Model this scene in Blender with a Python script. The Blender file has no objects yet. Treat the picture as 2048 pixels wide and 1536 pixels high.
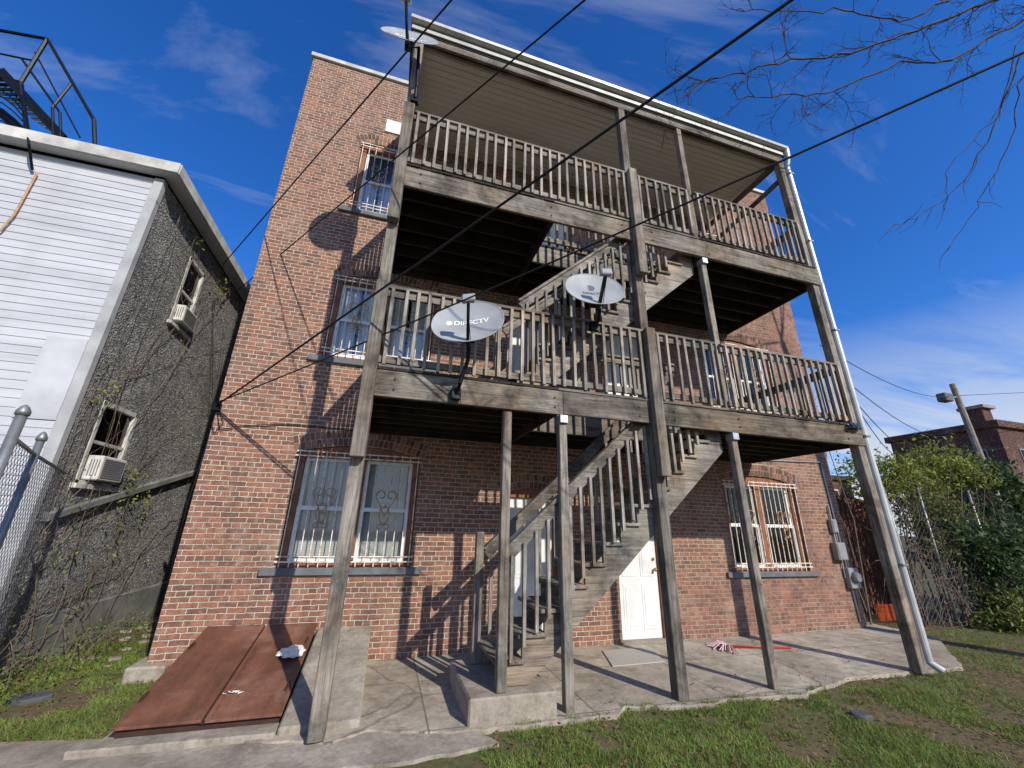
import bpy, bmesh, math, random
from mathutils import Vector, Matrix
from mathutils import noise as mn
random.seed(7)
R=math.radians
scene=bpy.context.scene
col=scene.collection
CAM=Vector((0,0,1.6))
RV=Vector((0.957,-0.2895,0.0223)); UV=Vector((-0.1158,-0.3103,0.9436)); FV=Vector((0.2662,0.9056,0.3304))
F=800.0
def ray(u,v): return RV*(u-1024)+UV*(768-v)+FV*F
def PY(u,v,Y):
    r=ray(u,v); return CAM+r*(Y/r.y)
def PX(u,v,X):
    r=ray(u,v); return CAM+r*(X/r.x)
def PZ(u,v,z=0.0):
    r=ray(u,v); return CAM+r*((z-1.6)/r.z)
def PT(u,v,t): return CAM+ray(u,v)*t
def V(*a): return Vector(a)
TAPER=set()
# ------------------------------------------------------------------ mesh builder
class MB:
    def __init__(s): s.v=[]; s.f=[]
    def poly(s,pts):
        n=len(s.v); s.v+= [tuple(p) for p in pts]; s.f.append(tuple(range(n,n+len(pts))))
    def box(s,x0,x1,y0,y1,z0,z1):
        n=len(s.v)
        s.v+=[(x0,y0,z0),(x1,y0,z0),(x1,y1,z0),(x0,y1,z0),(x0,y0,z1),(x1,y0,z1),(x1,y1,z1),(x0,y1,z1)]
        s.f+=[tuple(n+i for i in q) for q in ((0,3,2,1),(4,5,6,7),(0,1,5,4),(1,2,6,5),(2,3,7,6),(3,0,4,7))]
        return s
    def obox(s,c,a,b,d):
        n=len(s.v)
        for sz in(-1,1):
            for sx,sy in((-1,-1),(1,-1),(1,1),(-1,1)):
                s.v.append(tuple(c+a*sx+b*sy+d*sz))
        s.f+=[tuple(n+i for i in q) for q in ((0,3,2,1),(4,5,6,7),(0,1,5,4),(1,2,6,5),(2,3,7,6),(3,0,4,7))]
        return s
    def beam(s,p,q,w,h,up=Vector((0,0,1))):
        p=Vector(p);q=Vector(q); d=(q-p); L=d.length; d.normalize()
        si=d.cross(up); 
        if si.length<1e-4: si=Vector((1,0,0))
        si.normalize(); u2=si.cross(d).normalized()
        return s.obox((p+q)/2,d*L/2,si*w/2,u2*h/2)
    def tube(s,pts,r,seg=6,cap=True):
        pts=[Vector(p) for p in pts]; k=len(pts)
        rs=r if isinstance(r,(list,tuple)) else [r]*k
        n=len(s.v); prev=None
        for i,p in enumerate(pts):
            d=(pts[min(i+1,k-1)]-pts[max(i-1,0)])
            if d.length<1e-9: d=Vector((0,0,1))
            d.normalize()
            if prev is None:
                a=d.cross(Vector((0,0,1)))
                if a.length<.05: a=d.cross(Vector((1,0,0)))
            else: a=prev-d*prev.dot(d)
            a.normalize(); prev=a; b=d.cross(a)
            for j in range(seg):
                t=2*math.pi*j/seg
                s.v.append(tuple(p+(a*math.cos(t)+b*math.sin(t))*rs[i]))
        for i in range(k-1):
            for j in range(seg):
                s.f.append((n+i*seg+j,n+i*seg+(j+1)%seg,n+(i+1)*seg+(j+1)%seg,n+(i+1)*seg+j))
        if cap:
            s.f.append(tuple(n+j for j in range(seg))[::-1]); s.f.append(tuple(n+(k-1)*seg+j for j in range(seg)))
        return s
    def prismY(s,xz,y0,y1):
        n=len(s.v);k=len(xz)
        s.v+=[(x,y0,z) for x,z in xz]+[(x,y1,z) for x,z in xz]
        s.f.append(tuple(range(n,n+k))); s.f.append(tuple(range(n+2*k-1,n+k-1,-1)))
        for i in range(k): s.f.append((n+i,n+k+i,n+k+(i+1)%k,n+(i+1)%k))
        return s
    def prismZ(s,xy,z0,z1):
        n=len(s.v);k=len(xy)
        s.v+=[(x,y,z1) for x,y in xy]+[(x,y,z0) for x,y in xy]
        s.f.append(tuple(range(n,n+k))); s.f.append(tuple(range(n+2*k-1,n+k-1,-1)))
        for i in range(k): s.f.append((n+i,n+k+i,n+k+(i+1)%k,n+(i+1)%k))
        return s
    def build(s,name,mat,parent=None,smooth=False,bevel=0,fix=True):
        root=parent
        off=Vector((0,0,0))
        if parent is not None:
            while root.parent: root=root.parent
            off=Vector(root.location)
            if root.name in TAPER:      # the frame draws in slightly towards the top
                s.v=[(v[0]*(1-.026*v[2]/8),v[1],v[2]) for v in s.v]
        elif s.v:
            xs=[v[0] for v in s.v];ys=[v[1] for v in s.v];zs=[v[2] for v in s.v]
            off=Vector(((min(xs)+max(xs))/2,(min(ys)+max(ys))/2,min(zs)))
        me=bpy.data.meshes.new(name)
        me.from_pydata([(v[0]-off.x,v[1]-off.y,v[2]-off.z) for v in s.v],[],s.f)
        me.materials.append(mat)
        if fix and len(s.f)<20000:
            bm=bmesh.new(); bm.from_mesh(me); bmesh.ops.recalc_face_normals(bm,faces=bm.faces); bm.to_mesh(me); bm.free()
        if smooth: me.polygons.foreach_set('use_smooth',[True]*len(me.polygons))
        o=bpy.data.objects.new(name,me); col.objects.link(o)
        if parent is not None:
            o.parent=parent
        else: o.location=off
        if bevel:
            m=o.modifiers.new('bevel','BEVEL'); m.width=bevel; m.segments=1; m.limit_method='ANGLE'
        return o
def tag(o,label,cat,group=None,kind=None):
    o['label']=label; o['category']=cat
    if group:o['group']=group
    if kind:o['kind']=kind
    return o
def thing(name,loc,label,cat,group=None):
    o=bpy.data.objects.new(name,None); col.objects.link(o); o.location=loc; o.empty_display_size=.2
    return tag(o,label,cat,group)
# ------------------------------------------------------------------ materials
class NT:
    def __init__(s,name):
        s.m=bpy.data.materials.new(name); s.m.use_nodes=True; s.t=s.m.node_tree; s.n=s.t.nodes
        s.b=s.n['Principled BSDF']; s.b.inputs['Specular IOR Level'].default_value=.3
    def N(s,ty,**k):
        o=s.n.new(ty)
        for a,b in k.items():
            if a in o.inputs: o.inputs[a].default_value=b
            else: setattr(o,a,b)
        return o
    def L(s,a,b): s.t.links.new(a,b)
    def coord(s,scale=(1,1,1),rot=(0,0,0)):
        tc=s.N('ShaderNodeTexCoord'); mp=s.N('ShaderNodeMapping')
        mp.inputs['Scale'].default_value=scale; mp.inputs['Rotation'].default_value=rot
        s.L(tc.outputs['Object'],mp.inputs['Vector']); return mp.outputs['Vector']
    def noise(s,vec,scale,detail=4,rough=.55,dist=0):
        n=s.N('ShaderNodeTexNoise'); n.inputs['Scale'].default_value=scale;n.inputs['Detail'].default_value=detail
        n.inputs['Roughness'].default_value=rough; n.inputs['Distortion'].default_value=dist
        if vec is not None: s.L(vec,n.inputs['Vector'])
        return n.outputs['Fac']
    def ramp(s,fac,stops):
        r=s.N('ShaderNodeValToRGB'); e=r.color_ramp.elements
        while len(e)<len(stops): e.new(.5)
        for i,(p,c) in enumerate(stops):
            e[i].position=p; e[i].color=(c[0],c[1],c[2],1) if not isinstance(c,(int,float)) else (c,c,c,1)
        s.L(fac,r.inputs['Fac']); return r.outputs['Color']
    def mix(s,fac,a,b,mode='MIX'):
        m=s.N('ShaderNodeMix',data_type='RGBA',blend_type=mode)
        for idx,x in((0,fac),(6,a),(7,b)):
            if isinstance(x,(int,float)): m.inputs[idx].default_value=x
            elif isinstance(x,tuple): m.inputs[idx].default_value=(*x,1)
            else: s.L(x,m.inputs[idx])
        return m.outputs[2]
    def math(s,op,a,b=0.0,clamp=False):
        m=s.N('ShaderNodeMath',operation=op,use_clamp=clamp)
        for i,x in((0,a),(1,b)):
            if isinstance(x,(int,float)): m.inputs[i].default_value=x
            else: s.L(x,m.inputs[i])
        return m.outputs[0]
    def bump(s,h,strength=.3,dist=.01):
        b=s.N('ShaderNodeBump'); b.inputs['Strength'].default_value=strength; b.inputs['Distance'].default_value=dist
        s.L(h,b.inputs['Height']); s.L(b.outputs['Normal'],s.b.inputs['Normal'])
    def out(s,c,rough=.8,metal=0):
        if isinstance(c,tuple): s.b.inputs['Base Color'].default_value=(*c,1)
        else: s.L(c,s.b.inputs['Base Color'])
        s.b.inputs['Roughness'].default_value=rough; s.b.inputs['Metallic'].default_value=metal
        return s.m
def plain(name,c,rough=.6,metal=0,var=.25,scale=6,bump=.1):
    t=NT(name); v=t.coord(); n=t.noise(v,scale,5)
    d=tuple(x*(1-var) for x in c); l=tuple(min(1,x*(1+var*.6)) for x in c)
    c2=t.ramp(n,[(.3,d),(.7,l)]); t.bump(t.noise(v,scale*8,3),bump,.004)
    return t.out(c2,rough,metal)
def wood(name,axis,a=(.105,.092,.077),b=(.44,.405,.35),rot=(0,0,0),green=0.0,stain=.36):
    t=NT(name); sc=[26,26,26]; sc[axis]=1.3
    v=t.coord(tuple(sc),rot); g=t.noise(v,1,7,.7,.8)
    sc2=[85,85,85]; sc2[axis]=1.6
    v2=t.coord(tuple(sc2),rot); g2=t.noise(v2,1,4,.6,.2)
    w=t.coord(); big=t.noise(w,2.3,6,.7,.4)
    ob=t.N('ShaderNodeObjectInfo')
    c=t.ramp(g,[(.28,a),(.5,tuple((x+y)*.5 for x,y in zip(a,b))),(.72,b)])
    crack=t.ramp(g2,[(.33,.3),(.45,1.0)])
    c=t.mix(.75,c,crack,'MULTIPLY')
    st=t.ramp(big,[(.36,stain),(.54,.92),(.7,1.12)])
    c=t.mix(.92,c,st,'MULTIPLY')
    rnd=t.ramp(ob.outputs['Random'],[(0,.62),(1,1.12)])
    c=t.mix(1.0,c,rnd,'MULTIPLY')
    br=t.noise(w,.9,4,.6)
    c=t.mix(t.ramp(br,[(.46,0.0),(.70,.8)]),c,t.mix(1.0,c,(1.10,.84,.62),'MULTIPLY'))
    if green:
        c=t.mix(t.math('MULTIPLY',t.ramp(t.noise(w,6,5,.75),[(.56,0.0),(.66,1.0)]),green),c,(.07,.09,.03))
    h=t.math('ADD',g,g2); t.bump(h,.5,.008)
    return t.out(c,.88)
M={}
M['wz']=wood('weathered_wood_upright',2); M['wx']=wood('weathered_wood_long',0); M['wy']=wood('weathered_wood_deep',1)
M['wbeam']=wood('weathered_wood_beam',0,(.06,.05,.042),(.38,.34,.285),green=.35,stain=.25)
M['wd']=wood('weathered_wood_diagonal',0,rot=(0,R(43),0))
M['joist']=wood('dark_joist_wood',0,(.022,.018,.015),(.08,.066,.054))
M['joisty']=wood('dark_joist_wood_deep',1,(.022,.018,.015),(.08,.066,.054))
M['wbal']=wood('weathered_baluster_wood',2,(.17,.152,.13),(.57,.535,.475))
def brickmat(name,c1=(.31,.142,.09),c2=(.14,.078,.06),mort=(.64,.57,.465),mort2=(.31,.26,.21),grad=.03):
    t=NT(name); tc=t.N('ShaderNodeTexCoord'); sp=t.N('ShaderNodeSeparateXYZ'); t.L(tc.outputs['Object'],sp.inputs[0])
    u=t.math('ADD',sp.outputs[0],sp.outputs[1]); cb=t.N('ShaderNodeCombineXYZ'); t.L(u,cb.inputs[0]); t.L(sp.outputs[2],cb.inputs[1])
    va_=cb.outputs[0]
    for scl,amt in((1.1,.03),(14,.020)):
        nz=t.N('ShaderNodeTexNoise'); nz.inputs['Scale'].default_value=scl; nz.inputs['Detail'].default_value=3; t.L(tc.outputs['Object'],nz.inputs['Vector'])
        vm=t.N('ShaderNodeVectorMath',operation='SUBTRACT'); t.L(nz.outputs['Color'],vm.inputs[0]); vm.inputs[1].default_value=(.5,.5,.5)
        vs=t.N('ShaderNodeVectorMath',operation='SCALE'); t.L(vm.outputs[0],vs.inputs[0]); vs.inputs['Scale'].default_value=amt
        va=t.N('ShaderNodeVectorMath',operation='ADD'); t.L(va_,va.inputs[0]); t.L(vs.outputs[0],va.inputs[1]); va_=va.outputs[0]
    def bt(ca,cb_,bias):
        b=t.N('ShaderNodeTexBrick'); t.L(va_,b.inputs['Vector'])
        b.offset=.5;b.offset_frequency=2;b.squash=.5;b.squash_frequency=6
        b.inputs['Scale'].default_value=1;b.inputs['Brick Width'].default_value=.196;b.inputs['Row Height'].default_value=.0615
        b.inputs['Mortar Size'].default_value=.0066;b.inputs['Mortar Smooth'].default_value=.45;b.inputs['Bias'].default_value=bias
        b.inputs['Color1'].default_value=(*ca,1);b.inputs['Color2'].default_value=(*cb_,1); return b
    b=bt(c1,c2,-.15)
    obj=tc.outputs['Object']
    big=t.noise(obj,.55,5,.6); med=t.noise(obj,3.5,5,.65); fine=t.noise(obj,60,4,.7); mid=t.noise(obj,11,3,.6)
    bg=t.math('ADD',big,t.math('MULTIPLY',sp.outputs[0],grad))
    mc=t.mix(t.ramp(bg,[(.43,0.0),(.66,1.0)]),mort,mort2)
    mc=t.mix(t.ramp(med,[(.42,0.0),(.70,.6)]),mc,mort2)
    t.L(mc,b.inputs['Mortar'])
    c=b.outputs['Color']
    tan=t.mix(t.ramp(mid,[(.52,0.0),(.66,.7)]),c,(.38,.23,.155)); c=t.mix(b.outputs['Fac'],tan,c)
    pur=t.mix(t.ramp(mid,[(.32,.65),(.45,0.0)]),c,(.10,.062,.052)); c=t.mix(b.outputs['Fac'],pur,c)
    c=t.mix(.85,c,t.ramp(fine,[(.25,.58),(.75,1.32)]),'MULTIPLY')
    c=t.mix(.75,c,t.ramp(med,[(.25,.70),(.7,1.17)]),'MULTIPLY')
    c=t.mix(t.ramp(t.noise(obj,1.3,5,.7),[(.52,0.0),(.75,.34)]),c,(.46,.38,.30))
    v2=t.coord((3,3,.35)); c=t.mix(t.ramp(t.noise(v2,1,4,.6),[(.50,0.0),(.8,.36)]),c,(.07,.052,.045))
    hh=t.math('SUBTRACT',1.0,b.outputs['Fac']); hh=t.math('ADD',hh,t.math('MULTIPLY',fine,.6)); t.bump(hh,.8,.012)
    return t.out(c,.9)
M['brick']=brickmat('old_red_brick')
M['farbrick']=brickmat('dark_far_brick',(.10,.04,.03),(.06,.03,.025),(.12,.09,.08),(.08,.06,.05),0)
t=NT('arch_brick'); g=t.N('ShaderNodeNewGeometry'); c=t.ramp(g.outputs['Random Per Island'],[(0,(.10,.058,.047)),(.5,(.20,.10,.07)),(1,(.33,.175,.12))])
c=t.mix(.7,c,t.ramp(t.noise(t.coord(),30,4,.7),[(.3,.55),(.7,1.2)]),'MULTIPLY'); t.bump(t.noise(t.coord(),60,3),.3,.005); M['archbrick']=t.out(c,.9)
M['mortar']=plain('arch_mortar',(.44,.385,.31),.95,0,.4,12,.4)
def concrete(name,base,dark,crack=0.0):
    t=NT(name); v=t.coord(); a=t.noise(v,1.2,7,.7,.3); b=t.noise(v,25,5,.7)
    c=t.ramp(a,[(.3,dark),(.62,base)]); c=t.mix(.75,c,t.ramp(b,[(.3,.62),(.7,1.15)]),'MULTIPLY')
    h=b
    if crack:
        vo=t.N('ShaderNodeTexVoronoi',feature='DISTANCE_TO_EDGE'); vo.inputs['Scale'].default_value=.42
        nz=t.N('ShaderNodeTexNoise'); nz.inputs['Scale'].default_value=2.2; nz.inputs['Detail'].default_value=6; t.L(v,nz.inputs['Vector'])
        vv=t.mix(.2,v,nz.outputs['Color']); t.L(vv,vo.inputs['Vector'])
        cr=t.ramp(vo.outputs['Distance'],[(0,.35),(.006,1.0)]); c=t.mix(crack,c,cr,'MULTIPLY')
        bk=t.N('ShaderNodeTexBrick'); bk.inputs['Scale'].default_value=1; bk.inputs['Brick Width'].default_value=1.5; bk.inputs['Row Height'].default_value=1.1; bk.inputs['Mortar Size'].default_value=.008; bk.offset=0
        bk.inputs['Color1'].default_value=(1,1,1,1);bk.inputs['Color2'].default_value=(.86,.85,.84,1);bk.inputs['Mortar'].default_value=(.35,.33,.3,1); t.L(v,bk.inputs['Vector'])
        c=t.mix(.9,c,bk.outputs['Color'],'MULTIPLY')
    c=t.mix(t.ramp(t.noise(v,4,6,.75),[(.48,0.0),(.70,.75)]),c,(.13,.10,.07))
    c=t.mix(t.ramp(t.noise(v,.8,4,.6),[(.46,0.0),(.7,.45)]),c,(.17,.135,.10))
    t.bump(h,.4,.006); return t.out(c,.9)
M['patio']=concrete('patio_concrete',(.54,.48,.39),(.26,.225,.175),.8); M['conc']=concrete('rough_concrete',(.44,.39,.32),(.17,.145,.12))
M['walk']=concrete('walk_concrete',(.44,.39,.32),(.20,.17,.135))
t=NT('soil_and_turf'); v=t.coord(); a=t.noise(v,.9,6,.7); b=t.noise(v,14,6,.75)
c=t.ramp(a,[(.40,(.16,.115,.065)),(.52,(.12,.11,.045)),(.66,(.09,.13,.03))]); c=t.mix(.8,c,t.ramp(b,[(.3,.45),(.7,1.35)]),'MULTIPLY'); t.bump(b,.8,.03); M['ground']=t.out(c,1)
t=NT('rusted_steel'); v=t.coord(); a=t.noise(v,1.6,8,.72,.5); b=t.noise(v,45,5,.7); st_=t.noise(t.coord((9,1.2,1.2)),1,5,.65)
c=t.ramp(a,[(.28,(.09,.045,.033)),(.48,(.175,.075,.046)),(.68,(.26,.12,.075))]); c=t.mix(.7,c,t.ramp(b,[(.3,.7),(.75,1.2)]),'MULTIPLY'); c=t.mix(.85,c,t.ramp(st_,[(.3,.6),(.7,1.2)]),'MULTIPLY')
c=t.mix(t.ramp(t.noise(v,6,6,.75),[(.56,0.0),(.68,.5)]),c,(.11,.065,.05)); c=t.mix(t.ramp(t.noise(v,2.2,6,.75),[(.54,0.0),(.70,.5)]),c,(.34,.23,.18)); t.bump(b,.25,.003); M['rust']=t.out(c,.45,.1)
M['rustdark']=plain('dark_rusted_strip',(.06,.03,.022),.7,.1,.3,8,.2)
M['white']=plain('white_paint',(.74,.74,.72),.5,0,.12,5,.08)
M['vinyl']=plain('white_window_vinyl',(.80,.80,.78),.4,0,.06,3,.02)
M['fascia']=plain('old_white_fascia',(.55,.54,.50),.6,0,.4,3,.15)
t=NT('white_lap_siding'); v=t.coord((.5,.5,4)); c=t.ramp(t.noise(v,1,6,.65),[(.3,(.39,.405,.43)),(.65,(.54,.555,.585))]); c=t.mix(t.ramp(t.noise(t.coord((2.5,1,.3)),1,4),[(.55,0.0),(.8,.4)]),c,(.32,.315,.30)); M['siding']=t.out(c,.5)
M['sheet']=plain('white_cover_sheet',(.50,.515,.54),.5,0,.25,1.8,.05)
M['cornerboard']=plain('grey_corner_board',(.40,.41,.42),.6,0,.25,3,.1)
M['brown']=plain('brown_window_paint',(.25,.105,.055),.6,0,.35,8,.15)
M['slate']=plain('grey_sill_stone',(.14,.15,.16),.8,0,.3,6,.2)
t=NT('ivory_bar_paint'); v=t.coord(); c=t.ramp(t.noise(v,14,5,.7),[(.48,(.74,.71,.64)),(.6,(.5,.3,.16)),(.7,(.28,.12,.06))]); M['bar']=t.out(c,.55,.05)
M['barrust']=plain('rusty_scroll_paint',(.46,.26,.12),.6,.05,.4,20,.1)
t=NT('stucco_pebbledash'); v=t.coord(); vo=t.N('ShaderNodeTexVoronoi'); vo.inputs['Scale'].default_value=42; t.L(v,vo.inputs['Vector'])
a=t.noise(v,.9,6,.65); c=t.ramp(vo.outputs['Color'],[(.1,(.12,.12,.118)),(.6,(.26,.258,.25)),(.95,(.50,.49,.47))]); c=t.mix(.85,c,t.ramp(a,[(.3,.5),(.65,1.2)]),'MULTIPLY')
t.bump(t.math('ADD',vo.outputs['Distance'],t.noise(v,55,4)),1.0,.025); M['stucco']=t.out(c,.95)
M['smooth_stucco']=plain('grey_painted_stucco',(.19,.19,.185),.85,0,.4,3.5,.8)
M['foundation']=plain('dark_foundation_block',(.13,.13,.14),.85,0,.35,4,.6)
M['black']=plain('black_iron',(.012,.013,.016),.45,.6,.3,8,.1)
M['cable']=plain('black_cable',(.01,.01,.011),.5,0,.2,8,.02)
M['galv']=plain('galvanised_steel',(.26,.275,.28),.5,.6,.3,10,.1)
M['gutter']=plain('grey_gutter_metal',(.46,.46,.44),.45,.2,.25,5,.05)
M['spout']=plain('pale_downspout_metal',(.52,.53,.52),.4,.2,.25,3,.05)
M['dish']=plain('grey_dish_enamel',(.33,.35,.36),.45,0,.2,4,.03)
M['dishtext']=plain('white_lettering',(.85,.86,.87),.5,0,.03,5,.01)
M['dishtext2']=plain('dark_lettering',(.11,.125,.14),.5,0,.03,5,.01)
M['doorwhite']=plain('white_door_paint',(.70,.70,.69),.42,0,.15,4,.04)
M['brass']=plain('old_brass',(.45,.3,.1),.35,.9,.2,10,.05)
M['dark']=plain('dark_interior',(.02,.02,.022),.9,0,.2,3,.02)
M['curtain']=plain('pale_curtain',(.78,.76,.70),.9,0,.12,3,.05)
M['blindm']=plain('grey_blind_slats',(.56,.555,.53),.8,0,.12,3,.05)
M['tar']=plain('dark_roofing',(.05,.05,.05),.9,0,.3,3,.3)
M['plastic']=plain('grey_meter_box',(.27,.28,.29),.5,.1,.2,7,.05)
M['acwhite']=plain('old_white_appliance',(.6,.59,.55),.5,0,.25,8,.08)
M['acgrille']=plain('grey_appliance_grille',(.18,.18,.18),.6,0,.2,30,.1)
M['red']=plain('red_paint',(.45,.03,.02),.4,0,.15,6,.03)
M['mop']=plain('pink_white_yarn',(.6,.42,.44),.9,0,.3,30,.3)
M['mat']=plain('grey_door_mat',(.40,.385,.35),.95,0,.2,60,.5)
M['bag']=plain('white_plastic_bag',(.78,.76,.70),.35,0,.15,9,.2)
M['bluebag']=plain('dark_blue_plastic',(.02,.03,.07),.35,0,.2,9,.2)
M['orange']=plain('orange_netting',(.75,.12,.03),.6,0,.15,6,.03)
M['redwood']=plain('red_brown_fence_board',(.15,.07,.05),.85,0,.35,8,.3)
M['bark']=plain('dark_brown_bark',(.085,.06,.05),.9,0,.35,20,.4)
M['twig']=plain('brown_vine_stem',(.15,.115,.088),.9,0,.35,20,.3)
M['cap']=plain('galvanised_post_cap',(.42,.44,.46),.45,.5,.25,10,.05)
M['stone']=plain('dark_stone_plate',(.08,.085,.09),.85,0,.3,9,.3)
t=NT('ceiling_vinyl_panel'); t.bump(t.noise(t.coord(),30,3),.05,.003); c=t.ramp(t.noise(t.coord((.6,4,1)),1,4),[(.3,(.60,.575,.53)),(.7,(.73,.705,.66))]); M['ceiling']=t.out(c,.55)
t=NT('window_glass'); tr=t.N('ShaderNodeBsdfTransparent'); tr.inputs[0].default_value=(.93,.95,.95,1); gl=t.N('ShaderNodeBsdfGlossy'); gl.inputs['Roughness'].default_value=.03
fr=t.N('ShaderNodeFresnel'); fr.inputs[0].default_value=1.45; ms=t.N('ShaderNodeMixShader'); ad=t.math('ADD',fr.outputs[0],.03)
t.L(ad,ms.inputs[0]);t.L(tr.outputs[0],ms.inputs[1]);t.L(gl.outputs[0],ms.inputs[2]);t.L(ms.outputs[0],t.n['Material Output'].inputs['Surface']); M['glass']=t.m
def leafmat(name,cols):
    t=NT(name); g=t.N('ShaderNodeNewGeometry'); n=len(cols)
    c=t.ramp(g.outputs['Random Per Island'],[(i/(n-1),x) for i,x in enumerate(cols)])
    c=t.mix(.7,c,t.ramp(t.noise(t.coord(),1.8,3),[(.3,.5),(.7,1.3)]),'MULTIPLY')
    t.out(c,.6); tl=t.N('ShaderNodeBsdfTranslucent'); t.L(c,tl.inputs[0]); ms=t.N('ShaderNodeMixShader'); ms.inputs[0].default_value=.3
    t.L(t.b.outputs[0],ms.inputs[1]);t.L(tl.outputs[0],ms.inputs[2]);t.L(ms.outputs[0],t.n['Material Output'].inputs['Surface']); return t.m
M['leafdark']=leafmat('dark_evergreen_leaf',[(.02,.045,.02),(.04,.08,.028),(.06,.11,.032),(.09,.14,.04)])
M['leafvine']=leafmat('yellow_green_vine_leaf',[(.12,.17,.03),(.22,.27,.045),(.32,.33,.07),(.12,.12,.03)])
M['leafolive']=leafmat('olive_vine_leaf',[(.06,.095,.022),(.12,.165,.04),(.20,.23,.06),(.13,.10,.04)])
M['grassblade']=leafmat('grass_blade',[(.10,.18,.03),(.17,.27,.045),(.23,.33,.06),(.27,.26,.10),(.13,.22,.035)])
M['deadleaf']=leafmat('dead_leaf',[(.12,.06,.03),(.25,.14,.06),(.34,.22,.11),(.16,.08,.035)])
# ------------------------------------------------------------------ ground
YW=5.95
g=MB(); 
g.poly([(-300,-60,-.04),(300,-60,-.04),(300,400,-.04),(-300,400,-.04)])
tag(g.build('ground',M['ground']),'bare soil and thin turf of the back yard','ground',kind='structure')
pp=[(590,1482),(660,1484),(735,1460),(900,1464),(1105,1442),(1235,1428),(1250,1412),(1430,1408),(1455,1396),(1610,1388),(1635,1376),(1700,1354),(1925,1334)]
def rough(poly,k=6,amp=.018):
    out=[]
    for i in range(len(poly)):
        a=poly[i];b=poly[(i+1)%len(poly)]; L=math.hypot(b[0]-a[0],b[1]-a[1]); n=max(1,int(L/.05)) if L<3 else 1
        for j in range(n):
            q=j/n; x=a[0]+(b[0]-a[0])*q; y=a[1]+(b[1]-a[1])*q
            if n>1:
                for f,s in((7,1.0),(23,.45)): x+=amp*s*mn.noise(Vector((x*f,y*f,0))); y+=amp*s*1.4*mn.noise(Vector((x*f,y*f,5)))
            out.append((x,y))
    return out
patio=rough([tuple(PZ(u,v)[:2]) for u,v in pp]+[(8.9,5.2),(8.95,YW+.4),(-1.85,YW+.4),(-1.85,4.3),(-.9,4.2)])
g=MB().prismZ(patio,-.1,0.0); tag(g.build('patio',M['patio']),'cracked concrete patio slab under the wooden porch','patio',kind='structure')
wp=[(1000,1487),(960,1466),(820,1462),(740,1462),(600,1470),(440,1470),(230,1478),(0,1486)]
walk=[tuple(PZ(u,v,-.02)[:2]) for u,v in wp]; walk=rough(walk+[(-7,4.1),(-7,2.0),(-.6,2.6),tuple(PZ(660,1540,-.02)[:2]),tuple(PZ(830,1522,-.02)[:2])])
g=MB().prismZ(walk,-.1,-.015); tag(g.build('walkway',M['walk']),'worn concrete walkway crossing the yard at lower left','path',kind='structure')
def inside(p,poly):
    x,y=p; c=False; j=len(poly)-1
    for i in range(len(poly)):
        xi,yi=poly[i];xj,yj=poly[j]
        if (yi>y)!=(yj>y) and x<(xj-xi)*(y-yi)/(yj-yi)+xi: c=not c
        j=i
    return c
g=MB()
def blades(x0,x1,y0,y1,n,h0,h1,thr):
    for _ in range(n):
        x=random.uniform(x0,x1);y=random.uniform(y0,y1)
        nn=mn.noise(Vector((x*1.3,y*1.3,3)))+.5*mn.noise(Vector((x*5,y*5,1)))
        if nn<thr+random.uniform(-.12,.12): continue
        over=.09*max(0,mn.noise(Vector((x*6,y*2,8)))+.25)*random.random()
        if inside((x,y-over),patio) and not random.random()<.002: continue
        if inside((x,y+over),walk) and not random.random()<.015: continue
        if y>YW-.05 and -2.3<x<8.5: continue
        h=random.uniform(h0,h1)*(1+nn*.7); a=random.uniform(0,6.28); w=random.uniform(.0025,.005)
        dx,dy=math.cos(a)*w,math.sin(a)*w; lx,ly=random.gauss(0,h*.8),random.gauss(0,h*.8)
        zb=-.045 if not inside((x,y),patio) else 0
        g.poly([(x-dx,y-dy,zb),(x+dx,y+dy,zb),(x+lx,y+ly,zb+.005+h)])
blades(.9,6,1.9,4.6,110000,.014,.046,-.12)
blades(6,13,2.0,5.6,34000,.02,.05,.0)
blades(-4,-1.6,3.9,7.5,55000,.012,.045,-.16)
o=g.build('grass',M['grassblade'],fix=False); tag(o,'short green grass of the back yard','grass',kind='stuff')
def leafquad(g,p,s,n=None):
    a=Vector((random.gauss(0,1),random.gauss(0,1),random.gauss(0,1))).normalized()
    b=a.cross(Vector((random.gauss(0,1),random.gauss(0,1),random.gauss(0,1)))).normalized()
    c=a.cross(b); p=Vector(p)
    k=len(g.v); g.v+=[tuple(p-a*s),tuple(p+b*s*.5+c*s*.15),tuple(p+a*s),tuple(p-b*s*.5+c*s*.15)]
    g.f+=[(k,k+1,k+2),(k,k+2,k+3)]
g=MB()
for _ in range(9000):
    q=random.random()
    if q<.5: x=random.uniform(5.0,13);y=random.uniform(2.5,6.6)
    elif q<.62: x=random.uniform(-3.6,-1.9);y=random.uniform(4.5,9)
    else: x=random.uniform(1,8);y=random.uniform(2.3,4.6)
    if random.random()<.93 and (inside((x,y),patio) or inside((x,y),walk)): continue
    a=random.uniform(0,6.28); s=random.uniform(.006,.024); z=.012 if inside((x,y),patio) else -.02
    k=len(g.v); ca,sa=math.cos(a)*s,math.sin(a)*s
    g.v+=[(x-ca,y-sa,z),(x-sa*.6,y+ca*.6,z+.006),(x+ca,y+sa,z+.01),(x+sa*.6,y-ca*.6,z+.004)]; g.f.append((k,k+1,k+2,k+3))
tag(g.build('leaf_litter',M['deadleaf'],fix=False),'scattered brown fallen leaves on soil and patio','leaves',kind='stuff')
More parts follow.
